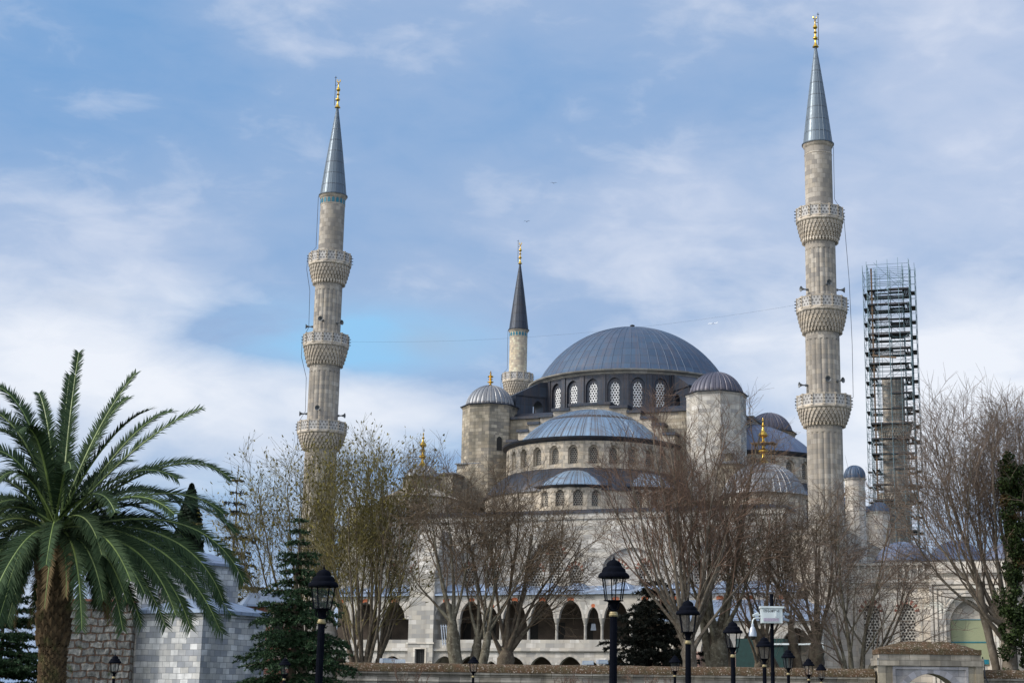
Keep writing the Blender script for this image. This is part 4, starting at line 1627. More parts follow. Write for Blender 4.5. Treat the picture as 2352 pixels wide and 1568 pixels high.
b.M = Matrix.Translation((0, -.38, 0))
pwid = 2.05
b.arch_wall(-pwid, pwid, 0, zc_ - 1.15, [(0, aw, 0, za - 1.35, 1.35)], .02, 1.7, 20)
mp = b.build('marble_panel', S_MARB, GA)
b = MB()
for (x0, x1) in ((-pwid - .16, -pwid), (pwid, pwid + .16)):
    b.box(x0, x1, -.45, -.352, 0, zc_ - 1.15)
b.box(-pwid - .16, pwid + .16, -.45, -.352, zc_ - 1.15, zc_ - 1.0)
b.build('marble_frame', S_MARB, mp)
b = MB()
b.M = Matrix.Translation((0, -.38, 0))
arc_ring(b, 0, aw, za - 1.35, 1.36, .34, .04, 1.7, 15)
b.build('marble_arch', [stone('marble_voussoir', (.36, .36, .38), (.28, .28, .31), (.12, .12, .13), 2, 2, .4, .2, (.12, .12, .13)), S_MARB], mp)
b = MB()
b.tube([(hwid + .02, -.3, zc_ - .4), (hwid + .08, -.35, zc_ - .7), (hwid + .1, -.35, zc_ - 1.5), (hwid + .35, -.3, zc_ - 2.0), (hwid + .9, -.3, zc_ - 2.1), (hwid + 4, -.3, zc_ - 2.1)], .04, 5)
b.build('gate_cable', M_CABLE, GA)

# ------------------------------------------------------------------ street lamps


def lamp_proto():
    t = thing('street_lamp', 'x', 'street lamp', (0, 0, 0), 0, 'black lantern street lamps in the park')
    H = 4.22     # top of the cap without its spike
    b = MB()
    b.smooth = True
    b.lathe([(.16, 0), (.16, .25), (.13, .3), (.11, .5), (.085, .6)], 16, cap=True)
    fl_ = lambda r, z, a: r * (1 - .07 * abs(sin(a * 7)) ** 3)
    b.lathe([(.083, .6), (.068, H - 1.0)], 56, rmod=fl_, cap=False)
    b.build('post', M_LAMP, t, 30)
    b = MB()
    b.smooth = True
    z = H - 1.0
    b.lathe([(.07, z), (.083, z + .01), (.09, z + .035), (.075, z + .05), (.08, z + .065), (.066, z + .09)], 16)
    b.build('gold_ring', M_LGOLD, t, 40)
    b = MB()
    b.smooth = True
    b.lathe([(.06, z + .09), (.062, z + .13), (.05, z + .14), (.075, z + .2), (.11, z + .27), (.135, z + .285), (.135, z + .30)], 16)
    for k in range(4):
        a = 2 * pi * k / 4 + pi / 4
        b.tube([(.06 * cos(a), .06 * sin(a), z + .12), (.12 * cos(a), .12 * sin(a), z + .15), (.14 * cos(a), .14 * sin(a), z + .2), (.13 * cos(a), .13 * sin(a), z + .28)], .012, 5)
    b.smooth = False
    b.lathe([(.19, z + .29), (.19, z + .305)], 12)
    b.build('lantern_base', M_LAMP, t, 40)
    b = MB()
    zt_ = z + .74
    for k in range(6):
        a = 2 * pi * k / 6 + .3
        b.tube([(.165 * cos(a), .165 * sin(a), z + .30), (.235 * cos(a), .235 * sin(a), zt_)], .013, 5)
    b.build('lantern_frame', M_LAMP, t)
    b = MB()
    b.lathe([(.158, z + .305), (.226, zt_)], 6, (0, 0, 0), .3, 2 * pi + .3, cap=False)
    b.build('lantern_glass', M_GLASS, t)
    b = MB()
    b.smooth = True
    b.lathe([(.03, z + .72), (.29, zt_ - .02), (.302, zt_), (.300, zt_ + .02), (.287, zt_ + .05), (.258, zt_ + .078), (.232, zt_ + .09), (.23, zt_ + .095), (.227, zt_ + .13), (.207, zt_ + .165), (.175, zt_ + .19), (.147, zt_ + .2), (.146, zt_ + .205), (.142, zt_ + .24), (.125, zt_ + .275), (.095, zt_ + .303), (.05, zt_ + .322), (.024, zt_ + .335), (.014, zt_ + .37), (.006, zt_ + .42), (.001, zt_ + .425)], 24)
    cap_ = b.build('lantern_cap', M_LAMP, t, 38)
    return t


LAMPS = [(1410, 1293, 66, 'nearest and largest black lantern lamp, tallest in front of the gallery'),
         (744, 1315, 63, 'large black lantern lamp standing before the dark cedar'),
         (1580, 1385, 50, 'second largest black lantern lamp of the right row, in front of the big bare tree'),
         (1683, 1432, 41, 'black lantern lamp beside the thick mottled trunk, third of the receding row'),
         (1755, 1467, 34, 'black lantern lamp just left of the white camera box pole'),
         (1810, 1495, 28.6, 'black lantern lamp just right of the white camera box pole'),
         (1857, 1515, 25, 'small black lantern lamp second from the far end of the right row'),
         (1886, 1527, 22, 'smallest black lantern lamp at the far end of the right row'),
         (1550, 1508, 24, 'small black lantern lamp in front of the wall below the dark fir'),
         (1088, 1510, 23.7, 'small black lantern lamp before the wall under the double trunked plane'),
         (655, 1514, 25, 'small black lantern lamp against the lower cedar branches'),
         (265, 1508, 26, 'small black lantern lamp in front of the rubble wall by the palm')]
L0 = None
for (px, py, w, lab) in LAMPS:
    Y = 30.0 * 66 / w
    p = at(px, py, Y)
    zb_ = p.z - 4.22
    if L0 is None:
        L0 = lamp_proto()
        L0.location, L0['label'] = (p.x, Y, zb_), lab
    else:
        dup_tree(L0, (p.x, Y, zb_), px * .37, lab)

# ------------------------------------------------------------------ camera pole
Y = 44.0
pt_, pb_ = at(1772, 1363, Y), at(1776, 1500, Y)
CP = thing('camera_pole', 'tall black pole carrying a white cabinet and four surveillance cameras', 'camera pole', (pt_.x, Y, gz(Y)))
HP = pt_.z - gz(Y)
mp_ = 44 / FPX * 1.0
b = MB()
b.smooth = True
b.lathe([(.115, 0), (.115, .05), (.06, .06), (.058, HP - 2.2), (.064, HP - 2.19), (.064, HP - 2.13), (.052, HP - 2.12), (.05, HP)], 16)
b.build('pole', M_LAMP, CP, 30)
zb0 = at(1770, 1431, Y).z - gz(Y)
zb1 = at(1770, 1393, Y).z - gz(Y)
b = MB()
x0, x1 = -.33, .25
b.box(x0, x1, -.36, -.07, zb0, zb1 - .05)
b.box(x0 - .03, x1 + .05, -.40, -.05, zb1 - .05, zb1)
CB = b.build('cabinet', M_WHITE, CP)
b = MB()
b.box(x0 + .045, x1 - .09, -.372, -.361, zb0 + .035, zb1 - .075)
DR = b.build('cabinet_door', M_WHITE, CB)
b = MB()
b.box(x0 + .055, x1 - .10, -.374, -.3725, zb0 + .045, zb0 + .13)
b.build('sticker', M_MAUVE, CB)
b = MB()
b.box(x1 - .20, x1 - .165, -.395, -.373, zb0 + .16, zb0 + .33)
b.build('door_handle', M_WHITE, CB)
cu = bpy.data.curves.new('lettering', 'FONT')
cu.body = '173 G-34FTH-0'
cu.size = .098
cu.align_x = 'CENTER'
cu.extrude = .001
cu.offset = .002
to = bpy.data.objects.new('tmp_text', cu)
COL.objects.link(to)
bpy.context.view_layer.update()
me = bpy.data.meshes.new_from_object(to.evaluated_get(bpy.context.evaluated_depsgraph_get()))
bpy.data.objects.remove(to)
me.materials.clear()
me.materials.append(M_TEXT)
lt = link('lettering', me, CB)
lt.rotation_euler = (pi / 2, 0, 0)
lt.scale = (.70, 1, 1)
lt.location = ((x0 + x1 - .045) / 2, -.3745, zb1 - .16)
# dome camera on a bent arm
b = MB()
b.smooth = True
za_ = zb0 + .14
b.tube([(x0, -.2, za_), (x0 - .12, -.2, za_), (x0 - .19, -.2, za_ - .02), (x0 - .225, -.2, za_ - .08), (x0 - .23, -.2, za_ - .16)], .02, 8)
arm = b.build('camera_arm', M_WHITE, CP)
b = MB()
b.smooth = True
b.lathe([(.035, -.16), (.04, -.21), (.03, -.22), (.06, -.26), (.095, -.36), (.11, -.45), (.112, -.50), (.1, -.505)][::-1], 20, (x0 - .23, -.2, za_))
dc = b.build('dome_camera', M_SILVER, arm, 50)
b = MB()
b.smooth = True
b.lathe([(.005, -.60), (.045, -.59), (.075, -.555), (.085, -.505)], 18, (x0 - .23, -.2, za_), cap=False)
b.build('camera_globe', M_DARK, dc)
for (cx_, cz_, yaw, pit, mat) in ((x0 - .13, zb1 - .22, -2.6, .4, M_WHITE), (x1 + .1, zb1 - .2, .5, .1, M_SILVER), (x1 + .1, zb0 + .1, .6, .25, M_SILVER)):
    b = MB()
    b.M = Matrix.Translation((cx_, -.22, cz_)) @ Matrix.Rotation(yaw, 4, 'Z') @ Matrix.Rotation(pit, 4, 'Y')
    b.box(-.08, .09, -.026, .026, -.026, .026)
    b.box(-.07, .115, -.03, .03, .027, .034)
    b.M = Matrix.Translation((cx_, -.22, cz_)) @ Matrix.Rotation(yaw, 4, 'Z') @ Matrix.Rotation(pit + pi / 2, 4, 'Y')
    b.lathe([(.022, .07), (.024, .115)], 12)
    b.M = I4
    b.tube([(x0 if cx_ < 0 else x1, -.2, cz_), (cx_, -.22, cz_ - .03)], .015, 5)
    b.build('bullet_camera', mat, CP)

# ------------------------------------------------------------------ stone tomb building at the left
BY = 90.0
pc = at(468, 1396, BY)
pl = at(301, 1396, BY)
ze = pc.z
BL = thing('tomb_building', 'grey blue ashlar building with an octagonal upper storey and lead roofs behind the palm', 'building', (pc.x, BY, gz(90)), radians(-28))
g0 = -gz(90)
b = MB()
LW, RW = 4.9, 5.6
# local: +x runs to the right rear face direction rotated, corner at origin; block spans x in [-LW, 0]... y in [0, RW]
b.M = Matrix.Rotation(0, 4, 'Z')
b.box(-LW, 0, 0, RW, 0, ze + g0 - .42)
b.build('lower_block', S_BLUE, BL)
b = MB()
b.box(-LW - .1, .1, -.1, RW + .1, ze + g0 - .42, ze + g0 - .25)
b.build('stone_cornice', S_BLUE, BL)
b = MB()
b.box(-LW - .28, .28, -.28, RW + .28, ze + g0 - .25, ze + g0 - .05)
b.box(-LW - .26, .26, -.26, RW + .26, ze + g0 - .05, ze + g0 + .72, 2.0, 2.3)
b.build('lead_roof', L_ROOF, BL)
oc = at(392, 1300, 97.5)
zo = oc.z
inv = BL.matrix_basis
bpy.context.view_layer.update()
loc_ = BL.matrix_basis.inverted() @ Vector((oc.x, 97.5, 0))
b = MB()
OR = 4.15
b.lathe([(OR / cos(pi / 8), 0), (OR / cos(pi / 8), zo + g0 - .35), (OR / cos(pi / 8) + .12, zo + g0 - .25), (OR / cos(pi / 8) + .12, zo + g0 - .12)], 8, (loc_.x, loc_.y, 0), 0.32, 2 * pi + .32)
U8 = b.build('octagonal_storey', S_BLUE, BL)
b = MB()
b.lathe([(OR / cos(pi / 8) + .3, zo + g0 - .12), (OR / cos(pi / 8) + .3, zo + g0 + .02), (2.6, zo + g0 + .75), (.02, zo + g0 + 1.15)], 8, (loc_.x, loc_.y, 0), 0.32, 2 * pi + .32)
b.build('lead_roof', L_ROOF, U8)
for k in range(8):
    M = facet((loc_.x, loc_.y), .32 + pi / 8 + k * pi / 4, OR + .012)
    window(U8, M, .5, zo + g0 - 3.6, zo + g0 - 2.0, .6, G_GREY, p=1.5)
RB = thing('rubble_wall', 'rough rubble stone wall with red brick edging beside the palm trunk', 'wall', (at(303, 1450, 91).x, 91, gz(90)), radians(6))
b = MB()
zr_ = at(250, 1381, 91).z + g0
n, m_ = 60, 44
rg = random.Random(3)
for i in range(n):
    pass
Wd = 4.2
V = []
for i in range(n + 1):
    for j in range(m_ + 1):
        V.append((-Wd * i / n, rg.uniform(-.07, .07), zr_ * j / m_))
F = [((i + 1) * (m_ + 1) + j, i * (m_ + 1) + j, i * (m_ + 1) + j + 1, (i + 1) * (m_ + 1) + j + 1) for i in range(n) for j in range(m_)]
b.smooth = True
b.add(V, F, [[(V[q][0], V[q][2]) for q in f] for f in F])
b.smooth = False
b.box(-Wd, 0, .1, 1.2, 0, zr_ - .02)
b.build('rubble_face', M_RUBBLE, RB)
b = MB()
b.box(-Wd, .05, -.1, 1.2, zr_, zr_ + .12)
b.build('brick_edge', M_RED, RB)

# banded brick building
p0 = at(566, 1400, 112)
p1 = at(800, 1400, 118)
BB = thing('banded_building', 'low red and cream banded brick building half hidden behind the cedar', 'building', (p0.x, 112, gz(112)), radians(18))
h0 = p0.z - gz(112)
b = MB()
ww = 3.7
hh = at(600, 1392, 112).z - gz(112)
zb_ = at(600, 1455, 112).z - gz(112)
b.arch_wall(0, ww, 0, hh, [(.75 + 1.55 * i, .36, zb_, hh - .35, .02) for i in range(2)], .25, 6, 3)
b.box(0, ww, .4, 6, 0, hh - .01)
wl_ = b.build('wall', M_BAND, BB)
for i in range(2):
    window(wl_, Matrix.Translation((.75 + 1.55 * i, .24, 0)), .36, zb_, hh - .35, .02, M_DARK, 'window', 6)
b = MB()
b.box(-.3, ww + .3, -.4, 6.3, hh, hh + .14)
b.box(-.3, ww + .3, -.4, 6.3, hh + .14, hh + 1.1, .8, 2.9)
b.build('lead_roof', L_ROOF, BB)

# ------------------------------------------------------------------ bare trees


def rdir(rg):
    while True:
        v = Vector((rg.uniform(-1, 1), rg.uniform(-1, 1), rg.uniform(-1, 1)))
        if .01 < v.length < 1:
            return v.normalized()


def path(rg, p, d, L, n, wig, trop):
    pts = [p.copy()]
    d = d.normalized()
    for i in range(n):
        d = (d + rdir(rg) * wig + Vector((0, 0, trop))).normalized()
        p = p + d * (L / n)
        pts.append(p.copy())
    return pts


def along(pts, t):
    f = t * (len(pts) - 1)
    i = min(int(f), len(pts) - 2)
    return pts[i].lerp(pts[i + 1], f - i), (pts[i + 1] - pts[i]).normalized()


def side(rg, d, ang):
    r = rdir(rg)
    r = (r - d * r.dot(d))
    if r.length < 1e-3:
        r = Vector((1, 0, 0))
    r.normalize()
    return d * cos(ang) + r * sin(ang)


def bare_tree(label, base, stems, H, bark, twm, seed, twig=.017, n1=9, n2=8, n3=5, l1=.34, l2=.17, l3=.075, spread=.5, trop=.06, buds=0, knob=1.0, droop=0.0, flat=.75, name='bare_tree', cat='tree'):
    """stems: list of (dx, dy, fork height, radius, [limb (lean angle, azimuth, length)])"""
    twig *= .82
    rg = random.Random(seed)
    t = thing(name, label, cat, base, 0, 'bare plane trees along the wall')
    tr, tw, bd = MB(), MB(), MB()
    tr.smooth = True

    def leafbud(p, d):
        for _ in range(buds):
            s = rg.uniform(.11, .25)
            q = p + rdir(rg) * .12
            a, c_ = rdir(rg) * s * .35, (rdir(rg) * .6 + d + Vector((0, 0, .4))).normalized() * s
            bd.add([q - a, q + a, q + c_ + a * .4, q + c_ - a * .4], [(0, 1, 2, 3)], [[(0, 0)] * 4])

    for (dx, dy, fh, rad, limbs) in stems:
        top = Vector((dx, dy, fh))
        pts = [Vector((dx * .2, dy * .2, -.3)), Vector((dx * .35, dy * .35, fh * .22)), Vector((dx * .6 + rg.uniform(-.12, .12), dy * .6, fh * .55)), Vector((dx * .9, dy, fh * .85)), top]
        rr = [rad * 1.35, rad * 1.08, rad * rg.uniform(.92, 1.05), rad * (.98 * knob), rad * .62 * knob]
        # lumpy trunk
        fine, fr = [], []
        for i in range(17):
            q, _ = along(pts, i / 16)
            f = i / 16 * 4
            k = min(int(f), 3)
            fine.append(q + Vector((rg.uniform(-1, 1), rg.uniform(-1, 1), 0)) * rad * .07)
            fr.append((rr[k] + (rr[k + 1] - rr[k]) * (f - k)) * rg.uniform(.93, 1.08))
        tr.tube(fine, fr, 10, True)
        for (lean, az, L) in limbs:
            az += rg.uniform(-.15, .15)
            d = Vector((sin(lean) * cos(az), sin(lean) * sin(az) * flat, cos(lean)))
            p = along(pts, 1 - (rg.random() ** 2) * .30)[0]
            LL = L * rg.uniform(.9, 1.08)
            P = path(rg, p, d, LL, 12, .10, trop)
            r0 = max(.032, rad * .36 * (LL / H) ** .7)
            tr.tube(P, [r0 * (1 - .88 * (i / 12) ** .8) + .012 + rad * .30 * math.exp(-i / 1.3) for i in range(13)], 6)
            m1 = max(3, int(n1 * 1.05 * (LL / (.75 * H)) + .5))
            for k1 in range(m1):
                f1 = .18 + .8 * (k1 + rg.random()) / m1
                p1, d1 = along(P, f1)
                L1 = l1 * H * (1.15 - .7 * f1) * rg.uniform(.7, 1.2)
                e1 = side(rg, d1, rg.uniform(.3, .75) * spread * 2)
                P1 = path(rg, p1, e1, L1, 7, .16, trop * .9 - droop)
                r1 = max(twig * 1.7, r0 * .42 * (1 - .6 * f1))
                (tr if r1 > .05 else tw).tube(P1, [r1 * (1 - .75 * i / 7) + twig * .5 for i in range(8)], 4)
                for k2 in range(n2 + 1):
                    f2 = .12 + .88 * (k2 + rg.random()) / n2
                    p2, d2 = along(P1, min(f2, 1))
                    L2 = l2 * H * (1.1 - .55 * f2) * rg.uniform(.6, 1.25)
                    e2 = side(rg, d2, rg.uniform(.4, 1.0) * spread * 1.9)
                    P2 = path(rg, p2, e2, L2, 4, .20, trop * .8 - droop * 1.3)
                    tw.tube(P2, [twig * 1.25, twig * 1.1, twig, twig * .85, twig * .6], 3)
                    for k3 in range(n3 + 2):
                        f3 = .2 + .8 * (k3 + rg.random()) / n3
                        p3, d3 = along(P2, min(f3, 1))
                        e3 = side(rg, d3, rg.uniform(.45, 1.0) * spread * 2.2)
                        P3 = path(rg, p3, e3, l3 * H * rg.uniform(.5, 1.3), 2, .22, trop - droop * 1.5)
                        tw.tube(P3, [twig * .8, twig * .7, twig * .45], 3)
                        if buds and rg.random() < .75:
                            leafbud(P3[-1], e3)
                            if rg.random() < .5:
                                leafbud(P3[1], e3)
    tr.build('trunk', bark, t, 60)
    cr = tw.build('crown', twm, t)
    if bd.v:
        bd.build('young_leaves', BUD, cr)
    return t


def fan(n, a0, a1, L0, L1, rg, back=.5):
    """limbs spread across the view from lean a0 (left, negative) to a1"""
    out = []
    for i in range(n):
        f = (i + .5) / n
        a = a0 + (a1 - a0) * f
        az = 0 if a > 0 else pi
        az += rg.uniform(-back, back) * 1.6
        out.append((abs(a) + rg.uniform(0, .12), az, L0 + (L1 - L0) * (1 - abs(2 * f - 1)) * rg.uniform(.9, 1.05)))
    return out


R5 = random.Random(77)


def base_at(px, Y):
    p = at(px, 1527, Y)
    return (p.x, Y, gz(Y))


# tree with young leaves behind the cedar (two crowns)
H = 20.3
bare_tree('tall bare tree with budding olive leaves and many upright stems, right of the left minaret', base_at(828, 112),
          [(.2, 0, 3.2, .42, fan(7, -.30, .42, 13, 16.5, R5)), (1.3, .3, 5.0, .28, fan(5, -.05, .55, 9, 13.5, R5)), (-.5, .4, 4.2, .28, fan(4, -.45, .1, 11, 15, R5))], H, BARK_DARK, TW_OLIVE, 11, .016, 8, 6, 4, .26, .13, .06, .42, .10, 1)
bare_tree('spreading bare tree with budding olive leaves, fanning out in front of the left minaret', base_at(700, 118),
          [(0, 0, 4.0, .42, fan(12, -.75, .30, 10.5, 15, R5))], 19.0, BARK_DARK, TW_OLIVE, 12, .016, 8, 6, 4, .26, .14, .065, .45, .085, 1)
bare_tree('bare plane with a thick mottled double trunk in front of the gallery', base_at(1075, 108),
          [(-1.2, 0, 7.2, .46, [(.35, pi, 8), (.15, 1.6, 9), (.5, 0, 8), (.75, pi, 6.5), (.2, pi, 9.5)]), (.6, .3, 6.2, .38, [(.3, 0, 9.5), (.05, pi, 10), (.6, .4, 7.5), (.4, pi, 8)]), (1.35, -.2, 6.5, .3, [(.5, 0, 7.5), (.2, 0, 8.5), (.15, pi, 9)])], 16, BARK_PLANE, TW_BROWN, 13, .017, 8, 7, 5, .30, .16, .075, .5, .05)
bare_tree('bare plane with one stout knobbly trunk and dark forking limbs, centre of the gallery', base_at(1158, 110),
          [(.15, 0, 5.6, .52, [(.2, pi, 10), (.55, 0, 9), (.3, .6, 10.5), (.75, 0, 8.5), (.65, pi, 8.5), (.1, 0, 11), (.45, -.6, 9.5), (.95, 0, 6)])], 16.5, BARK_DARK, TW_BROWN, 14, .017, 9, 7, 5, .32, .17, .075, .55, .04, knob=1.15)
bare_tree('largest bare tree with reddish twigs fanning like a broom in front of the right turret', base_at(1582, 108),
          [(0, 0, 6.2, .52, fan(18, -.85, .62, 9.5, 15.2, R5, .7))], 20.5, BARK_PALE, TW_RED, 15, .0165, 6, 6, 4, .27, .14, .07, .42, .055)
bare_tree('bare plane with pale mottled trunk forking low, between the broom tree and camera pole', base_at(1648, 112),
          [(.1, 0, 6.4, .62, fan(8, -.5, .6, 10, 15.5, R5)), (-1.0, .2, 8.2, .26, fan(3, -.4, .3, 7, 10, R5))], 20.5, BARK_PLANE, TW_BROWN, 16, .0165, 7, 6, 4, .27, .15, .07, .5, .06, knob=1.1)
bare_tree('bushy bare tree with brown twigs and a gnarled hollow trunk, right of the camera pole', base_at(1868, 112),
          [(.25, 0, 6.2, .5, fan(7, -.55, .5, 7, 9.5, R5)), (-1.5, .4, 7.5, .26, fan(5, -.5, .35, 6, 8.5, R5)), (-3.6, 1.0, 6.5, .4, fan(5, -.6, .5, 6, 8.5, R5))], 14.5, BARK_DARK, TW_BROWN, 17, .017, 7, 6, 4, .30, .17, .085, .55, .05, knob=1.2)
bare_tree('low forking bare plane with a burred stump and dark crooked limbs beside the gate', base_at(1968, 108),
          [(-.1, 0, 2.7, .6, [(.30, pi, 8.5), (.22, .3, 11.5), (.38, 0, 9.5), (.12, pi, 12.5), (.55, 0, 8.5), (.5, pi, 8)])], 16, BARK_PLANE, TW_GREY, 18, .0175, 10, 8, 4, .34, .17, .075, .6, .035, knob=1.35, droop=.02)
bare_tree('large grey bare tree with long sweeping limbs at the right edge of the photo', base_at(2322, 99),
          [(-.1, 0, 6.8, .5, fan(15, -.95, .55, 10.5, 13, R5, .6)), (-1.7, .3, 9.5, .27, fan(6, -.85, .1, 7, 11, R5)), (2.2, 1.5, 8, .35, fan(9, -.4, .5, 9, 12.5, R5))], 21, BARK_PALE, TW_GREY, 19, .0155, 8, 7, 5, .25, .125, .06, .42, .07)
bare_tree('bare brown tree with fine twigs in front of the right corner dome', base_at(1745, 122),
          [(0, 0, 5.5, .42, fan(6, -.5, .5, 8, 11.5, R5)), ], 16.5, BARK_DARK, TW_RED, 20, .017, 6, 5, 3, .30, .16, .08, .55, .05)
bare_tree('pale leafless tree behind the palm fronds at the left edge', base_at(120, 108),
          [(0, 0, 3.0, .3, fan(6, -.7, .7, 5, 6.5, R5))], 9.5, BARK_PALE, TW_GREY, 22, .016, 6, 5, 3, .3, .17, .08, .6, .03)
for i, (px, Y, h, sd_) in enumerate(((1290, 90.5, 1.6, 31), (1325, 91, 1.3, 32), (935, 90, 1.5, 33), (1512, 90.5, 1.5, 34), (2560 / 1.742, 90, 1.2, 35))):
    base = at(px, 1568, Y)
    s = bare_tree(['thin leafless shrub before the wall left of the largest lamp', 'small leafless shrub before the wall close to the largest lamp', 'spindly reddish shrub before the wall below the small gallery window', 'twiggy leafless shrub before the wall left of the second lamp', 'low leafless shrub before the wall right of the largest lamp'][i], (base.x, Y, gz(Y)),
              [(0, 0, .5, .05, fan(6, -.5, .5, 2.3, 3.0 if i != 2 else 3.6, R5))], 3.0, TW_RED, TW_RED, sd_, .011, 4, 3, 2, .3, .15, .07, .5, .03, name='leafless_shrub', cat='shrub')
    s['group'] = 'leafless shrubs before the wall'

# ------------------------------------------------------------------ conifers


def needle(b, rg, p, d, s):
    a = rdir(rg)
    a = (a - d * a.dot(d)).normalized() * s * .22
    b.add([p - a, p + a, p + d * s], [(0, 1, 2)], [[(0, 0), (1, 0), (.5, 1)]])


def cedar(name, label, base, H, R, whorls, seed, mat, dens=1.0, droop=.25, sparse=False, top=.02, needle_s=.17, low=.06, power=.8, cat='tree', flat=.35):
    rg = random.Random(seed)
    t = thing(name, label, cat, base, 0, None)
    tr, cr = MB(), MB()
    tr.smooth = True
    tp = [Vector((rg.uniform(-.06, .06) * (i > 0) * (1 if i < 8 else 1.5), rg.uniform(-.06, .06), H * i / 10)) for i in range(11)]
    tr.tube(tp, [H * (.010 if sparse else .022) * (1 - i / 10) + .025 for i in range(11)], 8)
    for w in range(whorls):
        f = low + (1 - low - top) * (w + rg.uniform(-.3, .3)) / whorls
        f = min(max(f, low), .985)
        z = H * f
        nb = 7 if not sparse else 4
        a0 = rg.uniform(0, 6.28)
        for k in range(nb):
            az = a0 + 2 * pi * k / nb + rg.uniform(-.35, .35)
            L = R * (1 - f) ** power * rg.uniform(.45, 1.25) + .25
            d = Vector((cos(az), sin(az), .18))
            P = path(rg, Vector((0, 0, z)), d, L, 7, .07, -droop * .12)
            tr.tube(P, [.05 * (1 - i / 7.5) * min(1, L / 2) + .012 for i in range(8)], 4)
            ns = max(3, int(L * 6.5 * dens))
            for s in range(ns):
                fs = .12 + .88 * (s + rg.random()) / ns
                p, dd = along(P, min(fs, .999))
                lat = dd.cross(Vector((0, 0, 1))).normalized() * (1 if s % 2 else -1)
                sl = min(.9, L * .34) * (1.15 - .75 * fs) * rg.uniform(.6, 1.2) + .08
                e = (lat + dd * rg.uniform(.5, 1.0) + Vector((0, 0, rg.uniform(-flat, flat * .5)))).normalized()
                nt = max(2, int(sl * 13))
                for q in range(nt):
                    g = (q + rg.random()) / nt
                    pp = p + e * sl * g + Vector((0, 0, -.14 * sl * g * g))
                    for _ in range(6):
                        nd = (e * .8 + rdir(rg) + Vector((0, 0, .35))).normalized()
                        needle(cr, rg, pp, nd, needle_s * rg.uniform(.6, 1.25))
    tr.build('trunk', BARK_DARK, t, 60)
    cr.build('crown', mat, t)
    return t


p = at(690, 1178, 86)
cedar('cedar_tree', 'dark green cedar with tiered layered boughs behind the left lamp', (p.x, 86, gz(86)), p.z - gz(86), 4.3, 21, 41, CEDAR, 1.35, .5, low=.04, needle_s=.17, power=.95, top=.0, flat=.9)
p = at(1503, 1322, 118)
cedar('fir_tree', 'nearly black dense fir tree in front of the right end of the gallery', (p.x, 118, gz(118)), p.z - gz(118), 4.9, 18, 42, FIR, .75, .15, low=.08, needle_s=.24, power=.6, flat=.9)
p = at(548, 1068, 118)
cedar('thin_conifer', 'tall thin sparse conifer with a bent tip behind the tomb building', (p.x, 118, gz(118)), p.z - gz(118), 4.6, 20, 43, FIR, .8, .5, True, needle_s=.2, power=1.0, flat=.8)
p = at(20, 1300, 100)
cedar('dark_conifer', 'dark conifer behind the palm trunk at the far left edge', (p.x, 100, gz(100)), p.z - gz(100), 4.8, 18, 44, CEDAR, .8, .3, low=.05, needle_s=.24)


def leafcloud(b, rg, n, fn, s):
    for _ in range(n):
        p = fn(rg)
        a, c_ = rdir(rg), rdir(rg)
        c_ = (c_ - a * c_.dot(a)).normalized()
        w = s * rg.uniform(.6, 1.3)
        b.add([p - a * w * .5, p + c_ * w * .4, p + a * w * .5, p - c_ * w * .4], [(0, 1, 2, 3)], [[(0, 0), (1, 0), (1, 1), (0, 1)]])


def cypress(label, px, py, Y, R, seed):
    p = at(px, py, Y)
    H = p.z - gz(Y)
    t = thing('cypress_tree', label, 'tree', (p.x, Y, gz(Y)))
    rg = random.Random(seed)
    b = MB()
    b.smooth = True
    b.tube([(0, 0, 0), (0, 0, H * .5), (0, 0, H * .9)], [.3, .2, .05], 8)
    b.build('trunk', BARK_DARK, t)
    b = MB()

    def fn(r):
        f = r.random() ** .8
        z = H * (.08 + .92 * f)
        rad = R * min(1, 2.6 * (1 - f) ** .7) * (.93 + .07 * sin(z * 2.3 + 1))
        a = r.uniform(0, 2 * pi)
        q = rad * (.55 + .45 * r.random()) * (1 + .18 * sin(a * 5 + z * 2))
        return Vector((q * cos(a), q * sin(a), z))
    leafcloud(b, rg, 12000, fn, .34)
    b.build('crown', CYPR, t)


cypress('slim dark cypress rising behind the palm fronds left of the thin conifer', 441, 1112, 130, 1.25, 51)

# ivy-covered trunk at the right edge
Y = 97.0
p = at(2330, 1050, Y)
IV = thing('ivy_clad_tree', 'ivy covered trunk hanging over the wall at the right edge', 'tree', (at(2326, 1527, Y).x, Y, gz(Y)))
Hiv = p.z - gz(Y)
b = MB()
b.smooth = True
b.tube([(-.2, 0, 0), (-.1, 0, Hiv * .3), (.2, 0, Hiv * .6), (.5, 0, Hiv)], [.5, .38, .3, .12], 10)
b.build('trunk', BARK_PALE, IV, 60)
rg = random.Random(61)
clumps = []
for i in range(90):
    f = rg.random()
    f = f ** 1.25
    z = .9 + (Hiv - .9) * f
    w = (1.5 - 1.0 * f) if f < .5 else .6
    if .52 < f < .66:
        w *= .45
    clumps.append((Vector((rg.uniform(-w, w) + .45 * f + (.35 if f < .5 else .1), rg.uniform(-w, w) * .8 - .3, z)), rg.uniform(.32, .68)))


def ivf(r):
    c_, s = clumps[int(r.random() ** 1.2 * len(clumps))]
    return c_ + rdir(r) * s * r.random() ** .35


b = MB()
leafcloud(b, rg, 19000, ivf, .17)
b.build('ivy', IVY, IV)
b = MB()
clumps = [(Vector((rg.uniform(-.5, .7), -.3, Hiv * f)), .4) for f in (.62, .66, .72, .78, .84, .9, .95)]
leafcloud(b, rg, 1500, ivf, .16)
b.build('browned_ivy', IVYB, IV)

